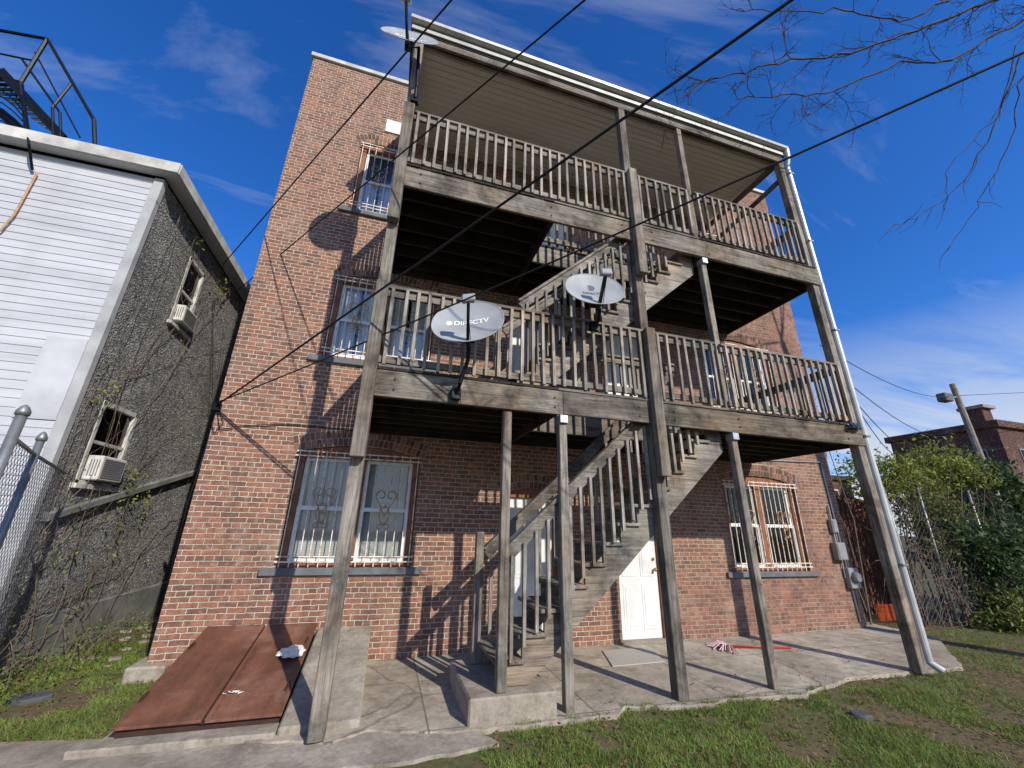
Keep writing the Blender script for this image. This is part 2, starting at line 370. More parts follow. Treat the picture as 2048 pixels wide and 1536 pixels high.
# ------------------------------------------------------------------ brick building
BX0,BX1,BZ=-2.26,8.42,9.75
bld=thing('brick_building',(3.08,YW,0),'three storey red brick apartment building behind the wooden porch','building')
WIN=[(-1.2,.4,1.03,2.46,.12,2),(5.7,7.38,.93,2.42,.12,2),(-1.15,.4,3.84,5.2,.12,2),(5.7,7.38,3.75,5.2,.12,2),(-1.16,-.42,6.53,7.98,.08,1),(5.9,6.6,6.5,7.95,.08,1)]
DOOR=[(1.68,2.52,0.0,2.02,.1),(3.5,4.32,0.0,2.02,.1),(1.68,2.52,3.08,5.08,.1),(3.5,4.32,3.08,5.08,.1),(2.1,2.94,5.78,7.75,.08),(3.7,4.5,5.78,7.75,.08)]
OPS=[w[:5] for w in WIN]+DOOR
def atop(o,x):
    xc=(o[0]+o[1])/2;hw=(o[1]-o[0])/2
    return o[3]+o[4]*(1-((x-xc)/hw)**2)
w=MB(); xs={BX0,BX1}
for o in OPS:
    for i in range(13): xs.add(round(o[0]+(o[1]-o[0])*i/12,5))
xs=sorted(xs)
for a,b in zip(xs,xs[1:]):
    if b-a<1e-5: continue
    m=(a+b)/2; st=sorted([o for o in OPS if o[0]<m<o[1]],key=lambda o:o[2]); ca=cb=-.1
    for o in st:
        if o[2]>ca: w.poly([(a,YW,ca),(b,YW,cb),(b,YW,o[2]),(a,YW,o[2])])
        ca,cb=atop(o,a),atop(o,b)
        w.poly([(a,YW,ca),(b,YW,cb),(b,YW+.16,cb),(a,YW+.16,ca)])
    w.poly([(a,YW,ca),(b,YW,cb),(b,YW,BZ),(a,YW,BZ)])
for o in OPS:
    for x in(o[0],o[1]): w.poly([(x,YW,o[2]),(x,YW+.16,o[2]),(x,YW+.16,o[3]),(x,YW,o[3])])
    w.poly([(o[0],YW,o[2]),(o[1],YW,o[2]),(o[1],YW+.16,o[2]),(o[0],YW+.16,o[2])])
YB=17
w.poly([(BX0,YW,-.1),(BX0,YB,-.1),(BX0,YB,BZ),(BX0,YW,BZ)]); w.poly([(BX1,YW,-.1),(BX1,YB,-.1),(BX1,YB,BZ),(BX1,YW,BZ)])
w.poly([(BX0,YB,-.1),(BX1,YB,-.1),(BX1,YB,BZ),(BX0,YB,BZ)])
w.build('wall',M['brick'],bld,fix=False)
MB().box(BX0+.02,BX1-.02,YW+.3,YB-.02,BZ-.35,BZ-.3).build('roof',M['tar'],bld)
m=MB(); m.box(BX0-.04,BX1+.04,YW-.045,YW+.28,BZ,BZ+.09); m.box(BX0-.04,BX0+.26,YW+.28,YB,BZ,BZ+.09); m.box(BX1-.26,BX1+.04,YW+.28,YB,BZ,BZ+.09)
m.build('parapet_coping',M['fascia'],bld,bevel=.006)
MB().box(BX0+.01,BX1-.01,YW+.5,YW+.52,0,BZ-.4).build('interior_backing',M['dark'],bld)
MB().box(BX0-.14,BX0+.22,YW-.13,YW+.6,-.1,.1).build('footing',M['conc'],bld,bevel=.02)
MB().box(-.82,-.48,YW-.02,YW+.02,8.42,8.72).build('white_patch',M['white'],bld)
for o in OPS:
    am=MB(); mm=MB()
    xc=(o[0]+o[1])/2;hw=(o[1]-o[0])/2
    rad=(hw*hw+o[4]**2)/(2*o[4]); zc=o[3]+o[4]-rad; th=math.asin(min(1,(hw+.04)/rad)); 
    for row in range(2):
        rr=rad+.056+row*.108; n=int(2*th*rr/.066)
        for i in range(n):
            a=-th+2*th*(i+.5)/n; d=Vector((math.sin(a),0,math.cos(a))); tt=Vector((math.cos(a),0,-math.sin(a)))
            am.obox(Vector((xc,YW-.0,zc))+d*(rr+random.uniform(-.003,.003)),tt*(th*rr/n-.007),Vector((0,.010+random.uniform(0,.003),0)),d*.048)
    k=14; pts=[]
    for i in range(k+1):
        a=-th+2*th*i/k; pts.append((xc+math.sin(a)*(rad+.002),zc+math.cos(a)*(rad+.002)))
    for i in range(k,-1,-1):
        a=-th+2*th*i/k; pts.append((xc+math.sin(a)*(rad+.222),zc+math.cos(a)*(rad+.222)))
    for i in range(k):
        p0,p1,p2,p3=pts[i],pts[i+1],pts[-2-i],pts[-1-i]
        mm.prismY([p0,p1,p2,p3],YW-.004,YW+.01)
    a_=mm.build('brick_arch',M['mortar'],bld); am.build('arch_bricks',M['archbrick'],a_)
def archband(mb,o,zb,y0,y1,n=12):
    for i in range(n):
        a=o[0]+(o[1]-o[0])*i/n; b=o[0]+(o[1]-o[0])*(i+1)/n
        mb.prismY([(a,zb),(b,zb),(b,atop(o,b)-.002),(a,atop(o,a)-.002)],y0,y1)
def scroll(mb,cx,cz,s,y):
    r=.0065
    for sg in(-1,1):
        pts=[(cx,y,cz-s*1.0)]
        for i in range(26):
            q=i/25; a=-math.pi*.25+q*math.pi*1.85; rr=s*.36*(1-.5*q)
            pts.append((cx+sg*(s*.34+math.cos(a)*rr),y,cz+s*.35+math.sin(a)*rr))
        mb.tube(pts,r,5)
        pts=[(cx,y,cz-s*.25)]
        for i in range(14):
            a=math.pi*.5-(i/13)*math.pi; pts.append((cx+sg*(math.cos(a)*s*.30),y,cz-s*.95+math.sin(a)*s*.55))
        mb.tube(pts,r,5)
        pts=[]
        for i in range(16):
            q=i/15; a=math.pi*.9-q*math.pi*1.7; rr=s*.2*(1-.5*q); pts.append((cx+sg*(s*.22+math.cos(a)*rr),y,cz-s*1.7+math.sin(a)*rr))
        mb.tube(pts,r,5)
def window(o,blind,grill=True):
    x0,x1,z0,zs,rise,units=o
    fr=MB(); y=YW+.04
    fr.box(x0+.002,x0+.09,y,y+.1,z0+.002,zs); fr.box(x1-.09,x1-.002,y,y+.1,z0+.002,zs); fr.box(x0+.09,x1-.09,y,y+.1,z0+.002,z0+.05)
    archband(fr,o,zs-.06,y-.01,y+.1)
    xc=(x0+x1)/2
    if units==2: fr.box(xc-.07,xc+.07,y,y+.1,z0+.05,zs-.06)
    f=fr.build('window',M['brown'],bld,bevel=.004)
    un=[(x0+.09,x1-.09)] if units==1 else [(x0+.09,xc-.07),(xc+.07,x1-.09)]
    for a,b in un:
        s=MB(); zb=z0+.05; zt=zs-.06; zm=(zb+zt)/2
        for (l,h,yy) in ((zb,zm+.02,y+.03),(zm-.02,zt,y+.055)):
            s.box(a,a+.05,yy,yy+.03,l,h); s.box(b-.05,b,yy,yy+.03,l,h); s.box(a+.05,b-.05,yy,yy+.03,l,l+.05); s.box(a+.05,b-.05,yy,yy+.03,h-.045,h)
        s.build('sash',M['vinyl'],f,bevel=.003)
        gm=MB().box(a+.05,b-.05,y+.047,y+.051,zb+.05,zm-.02); gm.box(a+.05,b-.05,y+.07,y+.074,zm+.02,zt-.04)
        gm.build('glass',M['glass'],f)
        bm=MB()
        if blind==1:
            z=zb+.06; top=zt-.03
            while z<top:
                bm.poly([(a+.045,y+.122,z),(b-.045,y+.122,z),(b-.045,y+.130,z+.0185),(a+.045,y+.130,z+.0185)]); z+=.019
            bm.build('blind',M['blindm'],f,fix=False)
        else:
            n=26
            for i in range(n):
                u0=a+.04+(b-a-.08)*i/n;u1=a+.04+(b-a-.08)*(i+1)/n
                if blind==2 and i in(12,13): continue
                bm.poly([(u0,y+.13+.014*math.sin(i*1.9),zb+.02),(u1,y+.13+.014*math.sin((i+1)*1.9),zb+.02),(u1,y+.13+.014*math.sin((i+1)*1.9),zt),(u0,y+.13+.014*math.sin(i*1.9),zt)])
            bm.build('curtain',M['curtain'],f,fix=False)
    MB().box(x0-.17,x1+.15,YW-.05,YW+.05,z0-.085,z0-.002).build('sill',M['slate'],f,bevel=.008)
    if grill:
        g=MB(); yy=YW-.035; xa=x0+.03; xb=x1-.03
        n=int((xb-xa)/.105)
        for i in range(n+1):
            xx=xa+(xb-xa)*i/n; g.box(xx-.0052,xx+.0052,yy-.005,yy+.005,z0+.01,zs+.02)
        for zz in(z0+.07,z0+.13,zs-.06,zs-.0): g.box(xa-.045,xb+.045,yy-.012,yy-.006,zz-.008,zz+.008)
        for xx in(xa-.04,xb+.04):
            for zz in (z0+.07,zs-.06): g.box(xx-.006,xx+.006,yy-.005,YW+.0,zz-.007,zz+.007)
        go=g.build('security_grille',M['bar'],f)
        for a,b in un:
            sc=MB(); scroll(sc,(a+b)/2,(z0+zs)/2+.12,.2,yy-.014); sc.build('scrollwork',M['barrust'],f)
for i,o in enumerate(WIN): window(o,(1,2,2,2,2,2)[i],True)
def door(o,panel=True):
    x0,x1,z0,zs,rise=o; y=YW+.07
    fr=MB(); fr.box(x0+.002,x0+.05,y-.02,y+.08,z0+.002,zs); fr.box(x1-.05,x1-.002,y-.02,y+.08,z0+.002,zs); archband(fr,o,zs-.04,y-.02,y+.08)
    d=MB(); a=x0+.052;b=x1-.052;zb=z0+.02;zt=zs-.042
    d.box(a,b,y+.02,y+.06,zb,zt)
    dm=d.build('door',M['doorwhite'],bld,bevel=.003)
    fr.build('door_frame',M['brown'],dm,bevel=.004)
    MB().box(x0-.03,x1+.03,YW-.04,YW+.14,z0+.0,z0+.018).build('threshold',M['conc'],dm)
    p=MB(); W=b-a
    for cx in(a+W*.27,a+W*.73):
        for z0_,z1_ in((.12,.75),(.85,1.45),(1.55,1.83)):
            p.box(cx-W*.17,cx+W*.17,y+.014,y+.022,zb+z0_,zb+z1_); p.box(cx-W*.12,cx+W*.12,y+.009,y+.016,zb+z0_+.05,zb+z1_-.05)
    p.build('door_panels',M['doorwhite'],dm,bevel=.004)
    k=MB(); k.tube([(b-.07,y+.02,zb+.95),(b-.07,y-.02,zb+.95),(b-.07,y-.03,zb+.95),(b-.07,y-.06,zb+.95)],[.012,.012,.03,.022],10)
    k.build('door_knob',M['brass'],dm,smooth=True)
    k=MB(); k.tube([(b-.07,y+.02,zb+1.1),(b-.07,y,zb+1.1)],[.025,.025],10); k.build('deadbolt',M['brass'],dm)
for o in DOOR: door(o)
# ------------------------------------------------------------------ porch
PL,PR=-.31,6.48; YP=4.08; D2=3.08; D3=5.77
por=thing('wooden_porch',(3.08,YP,0),'three storey weathered grey wooden porch with two balustraded decks and shed roof','porch')
TAPER.add(por.name)
def post(x,z0,z1,y=YP,w=.09,lean=0):
    return MB().beam((x,y,z0),(x+lean,y,z1),w,w,Vector((0,1,0))).build('post',M['wz'],por,bevel=.006)
for x in(PL,3.02,PR):
    post(x,0,D2-.02,w=.125); post(x+.0,D2+.0,D3-.02,w=.12); post(x,D3,8.08,w=.115)
for x,z0,z1 in((1.16,.2,2.77),(1.81,0,2.77),(4.21,0,2.77),(4.21,D2,5.43),(4.17,D3,8.08)): post(x,z0,z1,w=.09)
for x in(PL,3.02):
    for z0,z1 in((2.15,4.02),(4.85,6.68)):
        MB().box(x-.064,x+.064,3.90,3.998,z0,z1).build('splice_post',M['wz'],por,bevel=.006)
for x,z in((1.81,2.77),(4.21,2.77),(4.211,5.43)):
    MB().box(x-.047,x+.047,4.0,YP+.05,z-.09,z-.002).build('post_cap',M['cap'],por,bevel=.003)
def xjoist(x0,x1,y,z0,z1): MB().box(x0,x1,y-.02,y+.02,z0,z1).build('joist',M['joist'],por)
rest=MB()
for k,D in enumerate((D2,D3)):
    zb=2.77 if k==0 else 5.43
    segs=[(PL-.06,1.80),(1.803,3.02),(3.023,PR+.08)] if k==0 else [(PL-.02,3.02),(3.023,PR+.08)]
    for j,(a,b) in enumerate(segs): MB().box(a,b,4.0-.004*(j%2),4.04,zb+.006*(j%2),D-.03).build('front_beam',M['wbeam'],por,bevel=.004)
    bl=MB()
    for xx in (PL+.25,1.7,2.8,3.3,4.3,PR-.25):
        for zz in (zb+.08,D-.12): bl.tube([(xx,3.995,zz),(xx,3.984,zz)],[.010,.010],6)
    bl.build('bolt',M['rustdark'],por)
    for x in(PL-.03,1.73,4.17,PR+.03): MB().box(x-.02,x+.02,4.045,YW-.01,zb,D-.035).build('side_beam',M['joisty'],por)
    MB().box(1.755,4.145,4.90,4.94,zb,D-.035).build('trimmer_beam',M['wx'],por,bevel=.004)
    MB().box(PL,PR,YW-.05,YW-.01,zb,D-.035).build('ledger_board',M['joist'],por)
    for y in [4.3+.3*i for i in range(6)]:
        xjoist(PL+.0,1.705,y,zb+.07,D-.036); xjoist(4.195,PR,y,zb+.07,D-.036)
    for y in(5.25,5.55): xjoist(1.755,4.145,y,zb+.07,D-.036)
    for (x0,x1,y0) in((PL-.05,1.74,3.985),(1.745,4.155,4.89),(4.16,PR+.06,3.985)):
        d=MB(); x=x0
        while x<x1-.01:
            xe=min(x+.138,x1); d.box(x,xe-.004,y0+random.uniform(-.006,.006),YW-.012,D-.03,D); x+=.14
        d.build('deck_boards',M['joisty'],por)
    MB().box(1.745,4.155,3.985,4.10,D-.029,D-.001).build('deck_edge_board',M['wx'],por)
    zt=D+.90 if k==0 else D+.86
    def rail(p,q,name='railing'):
        r=MB(); r.beam(p+V(0,0,zt-.045),q+V(0,0,zt-.045),.038,.085); r.beam(p+V(0,0,zt+.018),q+V(0,0,zt+.018),.095,.034)
        ro=r.build(name,M['wx'],por,bevel=.004)
        MB().beam(p+V(0,0,D+.08),q+V(0,0,D+.08),.038,.075).build('bottom_rail',M['wx'],ro,bevel=.004); return ro
    for a,b in((PL+.06,3.02-.06),(3.02+.06,4.15-.05),(4.15+.05,PR-.05)):
        r=rail(V(a,4.02,0),V(b,4.02,0)); n=max(2,int((b-a)/.129))
        for i in range(n):
            x=a+(b-a)*(i+.5)/n+random.uniform(-.01,.01)
            MB().beam((x,3.98,D+.03+random.uniform(-.03,.01)),(x+random.uniform(-.012,.012),3.98,zt-.0),.033,.033,V(0,1,0)).build('baluster',M['wbal'],r)
    for x in(PL,PR):
        rail(V(x,4.14,0),V(x,YW-.03,0))
        for i in range(12):
            y=4.22+i*.142; rest.box(x-.055,x-.02,y-.018,y+.018,D+.03,zt)
    rail(V(1.80,4.86,0),V(4.1,4.86,0))
    for i in range(16):
        x=1.9+i*.142; rest.box(x-.018,x+.018,4.885,4.92,D+.03,zt)
ob=rest.build('far_balusters',M['wbal'],por); ob['kind']='stuff'
# roof
MB().box(PL-.05,PR+.05,4.02,4.06,8.08,8.2).build('header_beam',M['wx'],por,bevel=.004)
MB().box(PL-.05,PR+.05,4.09,4.13,8.08,8.2).build('header_beam',M['wx'],por,bevel=.004)
for x in(PL-.02,PR+.02): MB().box(x-.02,x+.02,4.135,YW,8.08,8.2).build('roof_side_beam',M['wy'],por)
c=MB(); y=4.135; 
while y<YW-.01:
    ye=min(y+.1,YW); z=8.20+(y-4.1)*.07; c.poly([(PL-.1,y,z),(PR+.1,y,z),(PR+.1,ye-.01,z+.012),(PL-.1,ye-.01,z+.012)]); c.poly([(PL-.1,ye-.01,z+.012),(PR+.1,ye-.01,z+.012),(PR+.1,ye,z+.0),(PL-.1,ye,z+.0)]); y+=.1
c.build('ceiling_panel',M['ceiling'],por,fix=False)
MB().box(PL-.12,PR+.10,4.01,4.015,8.2,8.36).build('roof_gap_shade',M['dark'],por)  # dark strip colours in the shade of the gap around the fascia
MB().box(PL-.14,PR+.12,3.985,4.005,8.235,8.31).build('fascia_board',M['gutter'],por)
r=MB()
r.prismZ([(PL-.16,3.93),(PR+.16,3.93),(PR+.16,YW-.01),(PL-.16,YW-.01)],8.40,8.42); r.v=[(x,y,z+(y-3.93)*.1) for x,y,z in r.v]; r.build('porch_roof',M['tar'],por)
gt=MB(); prof=[(4.0-.004,8.405),(3.915,8.405),(3.905,8.385),(3.915,8.345),(3.94,8.33),(3.996,8.33)]
for (ya,za),(yb,zb) in zip(prof[1:],prof[2:]): gt.poly([(PL-.16,ya,za),(PR+.14,ya,za),(PR+.14,yb,zb),(PL-.16,yb,zb)])
for x in(PL-.16,PR+.14): gt.poly([(x,a,b) for a,b in prof])
gt.build('gutter',M['gutter'],por)
ds=MB(); X=PR+.12; ds.tube([(X,3.95,8.33),(X,3.96,8.18),(X,4.02,7.98),(X,4.02,.4),(X,4.02,.12),(X+.05,3.93,.04)],.045,12); ds.build('downspout',M['spout'],por,smooth=False)
b=MB(); 
for z in(1.2,2.9,4.6,6.3,7.8): b.box(X-.052,X+.052,3.965,4.03,z,z+.025)
b.build('downspout_strap',M['galv'],por)
MB().beam((PR,4.1,7.75),(PR-.0,YW,7.62),.04,.09).build('side_brace',M['wy'],por)
# ------------------------------------------------------------------ staircases
def stairs(z0,z1,xs0,label,nst,name='staircase'):
    st=thing(name,(xs0,4.5,z0),label,'stairs'); TAPER.add(st.name); rise=(z1-z0)/nst; run=(4.13-xs0)/(nst-1); ya,yb=4.17,4.84
    def prof():
        pts=[]
        for i in range(nst-1):
            pts.append((xs0+run*i,z0+rise*i if i else z0)); pts.append((xs0+run*i,z0+rise*(i+1)-.036))
        pts.append((xs0+run*(nst-1),z0+rise*(nst-1)-.036)); pts.append((xs0+run*(nst-1),z0+rise*(nst-1)-.33))
        pts.append((xs0+.30,z0)); return pts
    for y in(ya,yb): MB().prismY(prof(),y,y+.04).build('stringer',M['wd'],st,bevel=.003)
    for i in range(nst-1):
        x=xs0+run*i; z=z0+rise*(i+1)
        MB().box(x-.045,x+run+.02,ya-.03,yb+.065,z-.035,z+.002).build('tread',M['wy'],st,bevel=.006)
    sl=rise/run
    for y,end in((ya-.02,2.95),(yb+.06,4.1)):
        xa=xs0+.02
        za=z0+rise+.85
        r=MB(); r.beam((xa,y,za),(end,y,za+(end-xa)*sl),.038,.10); r.beam((xa-.03,y,za+.062),(end,y,za+.062+(end-xa+.03)*sl),.09,.034)
        ro=r.build('handrail',M['wd'],st,bevel=.004)
        x=xs0+.1
        while x<4.08:
            zb=z0+rise*.55+(x-xs0)*sl
            zt=min(za+(x-xa)*sl-.02,z1-.32 if y<4.5 else 99)
            if not(x>end and y>4.5) and zt-zb>.15:
                MB().box(x-.016,x+.016,y-.052 if y<4.5 else y+.02,y-.02 if y<4.5 else y+.052,zb,zt).build('baluster',M['wbal'],ro)
            x+=.128 if y<4.5 else .2
    MB().box(xs0-.11,xs0-.02,yb+.0,yb+.09,z0,z0+1.1+rise).build('newel_post',M['wz'],st,bevel=.006)
    return st
stairs(.2,D2,1.16,'lower wooden staircase rising right from the concrete step to the first deck',14)
stairs(D2,D3,1.30,'upper wooden staircase rising right from the first deck to the top deck',13)
m=MB().box(.86,1.66,3.98,5.05,-.02,.195); tag(m.build('concrete_step',M['conc'],bevel=.016),'low concrete block under the foot of the lower staircase','step')
# ------------------------------------------------------------------ cellar bulkhead
cb=thing('cellar_hatch',(-1.18,5.1,0),'rusty sloping steel cellar doors with concrete cheek against the brick wall','cellar hatch')
def slab(x0,x1,ya,za,yb,zb,th):
    m=MB(); m.v=[(x0,ya,za-th),(x1,ya,za-th),(x1,yb,zb-th),(x0,yb,zb-th),(x0,ya,za),(x1,ya,za),(x1,yb,zb),(x0,yb,zb)]
    m.f=[(0,3,2,1),(4,5,6,7),(0,1,5,4),(1,2,6,5),(2,3,7,6),(3,0,4,7)]; return m
slab(-1.77,-1.19,4.36,.095,5.93,.435,.02).build('hatch_door',M['rust'],cb,bevel=.003)
slab(-1.165,-.62,4.36,.09,5.93,.43,.02).build('hatch_door',M['rust'],cb,bevel=.003)
slab(-1.20,-1.155,4.37,.07,5.93,.41,.004).build('centre_strip',M['rustdark'],cb)
slab(-1.165,-1.13,4.355,.10,5.93,.44,.008).build('overlap_strip',M['rust'],cb)
m=slab(-1.75,-.64,4.4,.07,5.93,.405,.40); m.v=[(x,y,max(z,-.06)) for x,y,z in m.v]; m.build('hatch_frame',M['rustdark'],cb)
m=slab(-.61,.0,4.2,.05,5.94,.38,.5); m.v=[(x,y,max(z,-.06)) for x,y,z in m.v]; m.build('concrete_cheek',M['conc'],cb,bevel=.016)
MB().prismZ([(-1.95,4.22),(-.62,4.18),(-.62,4.37),(-1.95,4.37)],-.06,.03).build('concrete_curb',M['conc'],cb,bevel=.01)
h=MB()
for x in(-1.74,-.66):
    for y in(4.7,5.5): z=.09+(y-4.36)*.2166; h.tube([(x,y-.06,z+.012),(x,y+.06,z+.025)],.012,6)
h.build('hinge',M['rustdark'],cb)
def crumple(name,c,s,mat,label,cat,sq=(1,1,.5)):
    bm=bmesh.new(); bmesh.ops.create_icosphere(bm,subdivisions=4,radius=1)
    m=MB()
    for v in bm.verts:
        k=1+.45*mn.noise(v.co*2.1+Vector((s*90,0,0)))+.25*mn.noise(v.co*5.5)
        p=v.co*k; m.v.append((c[0]+p.x*s*sq[0],c[1]+p.y*s*sq[1],max(c[2]-.005,c[2]+p.z*s*sq[2])))
    m.f=[tuple(v.index for v in f.verts) for f in bm.faces]; bm.free()
    return tag(m.build(name,mat),label,cat)
crumple('plastic_bag',(-.76,5.28,.295),.12,M['bag'],'crumpled white plastic bag on the right cellar door','bag',(.9,1.6,.4))
crumple('tarpaulin_bundle',(6.28,3.96,3.0),.10,M['bluebag'],'small dark blue bundle at the right end of the first deck beam','bundle',(1.2,.5,.8))
p=MB(); 
for i in range(5):
    x=-1.08+random.uniform(-.05,.05);y=4.64+random.uniform(-.02,.02); z=.10+(y-4.36)*.2166+.006
    a=random.uniform(0,3); p.poly([(x,y,z),(x+.06*math.cos(a),y+.03*math.sin(a),z+.010),(x+.04*math.cos(a+1),y+.03*math.sin(a+1),z+.008)])
tag(p.build('paper_scrap',M['bag']),'small torn white paper scrap near the seam of the cellar doors','litter')
# ------------------------------------------------------------------ satellite dishes
def textmesh(body,size):
    cu=bpy.data.curves.new('lettering','FONT'); cu.body=body; cu.size=size; cu.align_x='CENTER'; cu.align_y='CENTER'; cu.extrude=0; cu.offset=size*.02; cu.resolution_u=4
    o=bpy.data.objects.new('lettering_tmp',cu); col.objects.link(o); dg=bpy.context.evaluated_depsgraph_get(); me=bpy.data.meshes.new_from_object(o.evaluated_get(dg))
    vs=[v.co.copy() for v in me.vertices]; fs=[tuple(p.vertices) for p in me.polygons]
    bpy.data.objects.remove(o); bpy.data.meshes.remove(me); return vs,fs
def dish(c,az,el,roll,a,b,base,clamp,label,text,mark,lnbpx,dep=.06):
    c=Vector(c); n=Vector((math.sin(az)*math.cos(el),-math.cos(az)*math.cos(el),math.sin(el)))
    r0=Vector((math.cos(az),math.sin(az),0)); s0=n.cross(r0)*-1 if n.cross(r0).z<0 else n.cross(r0)
    r=r0*math.cos(roll)+s0*math.sin(roll); s=s0*math.cos(roll)-r0*math.sin(roll)
    t=thing('satellite_dish',base,label,'satellite dish')
    def P(x,y,off=0): return c+r*x*a+s*y*b+n*(dep*(x*x+y*y)+off)
    m=MB(); rings=9; seg=40
    for side,off in((1,0),(-1,-.006)):
        k0=len(m.v); m.v.append(tuple(P(0,0,off)))
        for i in range(1,rings+1):
            for j in range(seg):
                th=2*math.pi*j/seg; q=i/rings; ww=abs(math.cos(th))**.88*math.copysign(1,math.cos(th)); m.v.append(tuple(P(q*ww,q*math.sin(th),off)))
        for j in range(seg): m.f.append((k0,k0+1+j,k0+1+(j+1)%seg))
        for i in range(rings-1):
            for j in range(seg): m.f.append((k0+1+i*seg+j,k0+1+(i+1)*seg+j,k0+1+(i+1)*seg+(j+1)%seg,k0+1+i*seg+(j+1)%seg))
    rf=m.build('reflector',M['dish'],t,smooth=True,fix=False)
    rim=MB(); pts=[]
    for j in range(seg+1):
        th=2*math.pi*j/seg; ww=abs(math.cos(th))**.88*math.copysign(1,math.cos(th)); pts.append(P(ww,math.sin(th),-.003))
    rim.tube(pts,.007,6); rim.build('rim',M['dish'],rf,smooth=True)
    body,size,ox,oy,mat=text
    vs,fs=textmesh(body,size); tm=MB(); tm.v=[tuple(P((v.x+ox)/a,(v.y+oy)/b,.004)) for v in vs]; tm.f=fs
    tm.build('lettering',mat,rf,fix=False)
    em=MB()
    mx,my,mr,kind=mark
    if kind=='globe':
        for w0,w1 in((-.85,-.4),(-.2,.25),(.45,.85)):
            for i in range(12):
                def E(q,w): 
                    ww=w+.12*math.sin(q*3); x=q*mr*math.sqrt(max(.02,1-min(.95,abs(w))**2)); return (x+mx,ww*mr+my)
                q0=-1+2*i/12;q1=-1+2*(i+1)/12
                em.poly([P(x/a,y/b,.004) for x,y in (E(q0,w0),E(q1,w0),E(q1,w1),E(q0,w1))])
        em.build('emblem',mat,rf,fix=False)
    else:
        pr=[(-1,1),(.3,1),(1,.45),(1.05,-.2),(.8,-.75),(.2,-1.05),(-1,-1.05),(-.3,-.35),(-1.1,.0),(-.2,.3)]
        em.poly([P((x*mr+mx)/a,(y*mr+my)/b,.004) for x,y in pr]); em.build('emblem',mat,rf,fix=False)
    low=c-s*b*1.03-n*.01; feed=Vector(lnbpx)
    ar=MB(); ar.beam(c-s*b*.5-n*.03,low,.03,.04); ar.beam(low,feed,.028,.04); ar.build('feed_arm',M['black'],t)
    fd=MB(); d=(c-feed).normalized(); up=d.cross(r).normalized()
    fd.obox(feed+up*.0,r*.065,d*.03,up*.045); fd.build('feed_horn',M['dish'],t,bevel=.012)
    cl=MB(); 
    for q in(-.042,0,.042): cl.tube([feed+r*q+d*.025,feed+r*q+d*.055],[.019,.016],8)
    cl.build('feed_cap',M['white'],t,smooth=True)
    bk=c-n*.07-s*b*.25
    ma=MB(); ma.tube([Vector(p) for p in clamp]+[bk],.022,8); ma.build('mast',M['black'],t)
    mk=MB(); mk.obox(bk+n*.01,r*.05,n*.05,s*.09); mk.build('bracket',M['black'],t,bevel=.006)
    b0=Vector(clamp[0]); MB().box(b0.x-.05,b0.x+.05,b0.y-.005,b0.y+.06,b0.z-.06,b0.z+.06).build('mounting_foot',M['black'],t,bevel=.005)
    MB().tube([feed,feed-d*.02+V(0,0,-.05),low+V(.03,-.02,-.03),b0+V(.03,-.02,.1),b0+V(.05,0,-.1)],.004,5).build('coax_wire',M['cable'],t)
    return t
dish(PY(937,650,3.72),R(-22),R(24),R(6),.375,.33,(.6,3.94,2.85),[(.56,3.93,2.86),(.58,3.86,2.95),(.64,3.83,3.2)],'grey satellite dish at the left of the first deck railing',('DIRECTV',.092,.03,.03,M['dishtext']),(-.2,.03,.037,'globe'),PY(937,597,3.35))
dish(PY(1187,585,3.72),R(-12),R(24),R(2),.35,.31,(2.2,3.94,3.9),[(2.2,3.93,3.92),(2.22,3.86,3.98),(2.22,3.83,4.1)],'grey satellite dish fixed beside the centre post above the first deck',('DIRECTV',.06,-.02,-.03,M['dishtext2']),(-.02,.08,.045,'flag'),PY(1212,545,3.4))
dish(PY(820,78,3.72),R(-4),R(23),R(0),.36,.32,(PL+.05,3.9,6.9),[(PL+.06,3.88,6.75),(PL+.06,3.84,6.95),(PL+.02,3.82,7.6)],'grey satellite dish high at the top left corner of the porch',('DIRECTV',.085,.05,.02,M['dishtext']),(-.165,.02,.035,'globe'),PY(812,-5,3.35),.035)
# ------------------------------------------------------------------ neighbour house
NX,NY=-3.6,5.77
nb=thing('neighbour_house',(-8,NY,0),'white lap sided house with grey pebbledash side wall','house')
s=MB(); z=.3
while z<6.12:
    zt=min(z+.105,6.16); s.poly([(-16,NY-.010,z),(NX-.1,NY-.010,z),(NX-.1,NY-.002,zt),(-16,NY-.002,zt)]); s.poly([(-16,NY-.0,z),(NX-.1,NY-.0,z),(NX-.1,NY-.010,z),(-16,NY-.010,z)]); z+=.105
s.build('siding',M['siding'],nb,fix=False)
MB().box(-16,NX-.02,NY,NY+.2,-.1,6.16).build('backing_wall',M['foundation'],nb)
MB().box(NX-.10,NX+.015,NY-.035,NY+.06,.2,6.16).build('corner_board',M['cornerboard'],nb,bevel=.005)
MB().box(NX-.50,NX-.11,NY-.020,NY-.013,2.6,3.6).build('cover_sheet',M['sheet'],nb)
NWIN=[(6.93,7.52,4.5,5.7),(6.2,6.98,1.95,2.98)]
w=MB(); ys=sorted({NY+.06,17.0,6.93,7.52,6.2,6.98})
for a,b in zip(ys,ys[1:]):
    mid=(a+b)/2; cur=.5; 
    for o in sorted([o for o in NWIN if o[0]<mid<o[1]],key=lambda o:o[2]):
        w.poly([(NX,a,cur),(NX,b,cur),(NX,b,o[2]),(NX,a,o[2])]); cur=o[3]
    w.poly([(NX,a,cur),(NX,b,cur),(NX,b,6.16),(NX,a,6.16)])
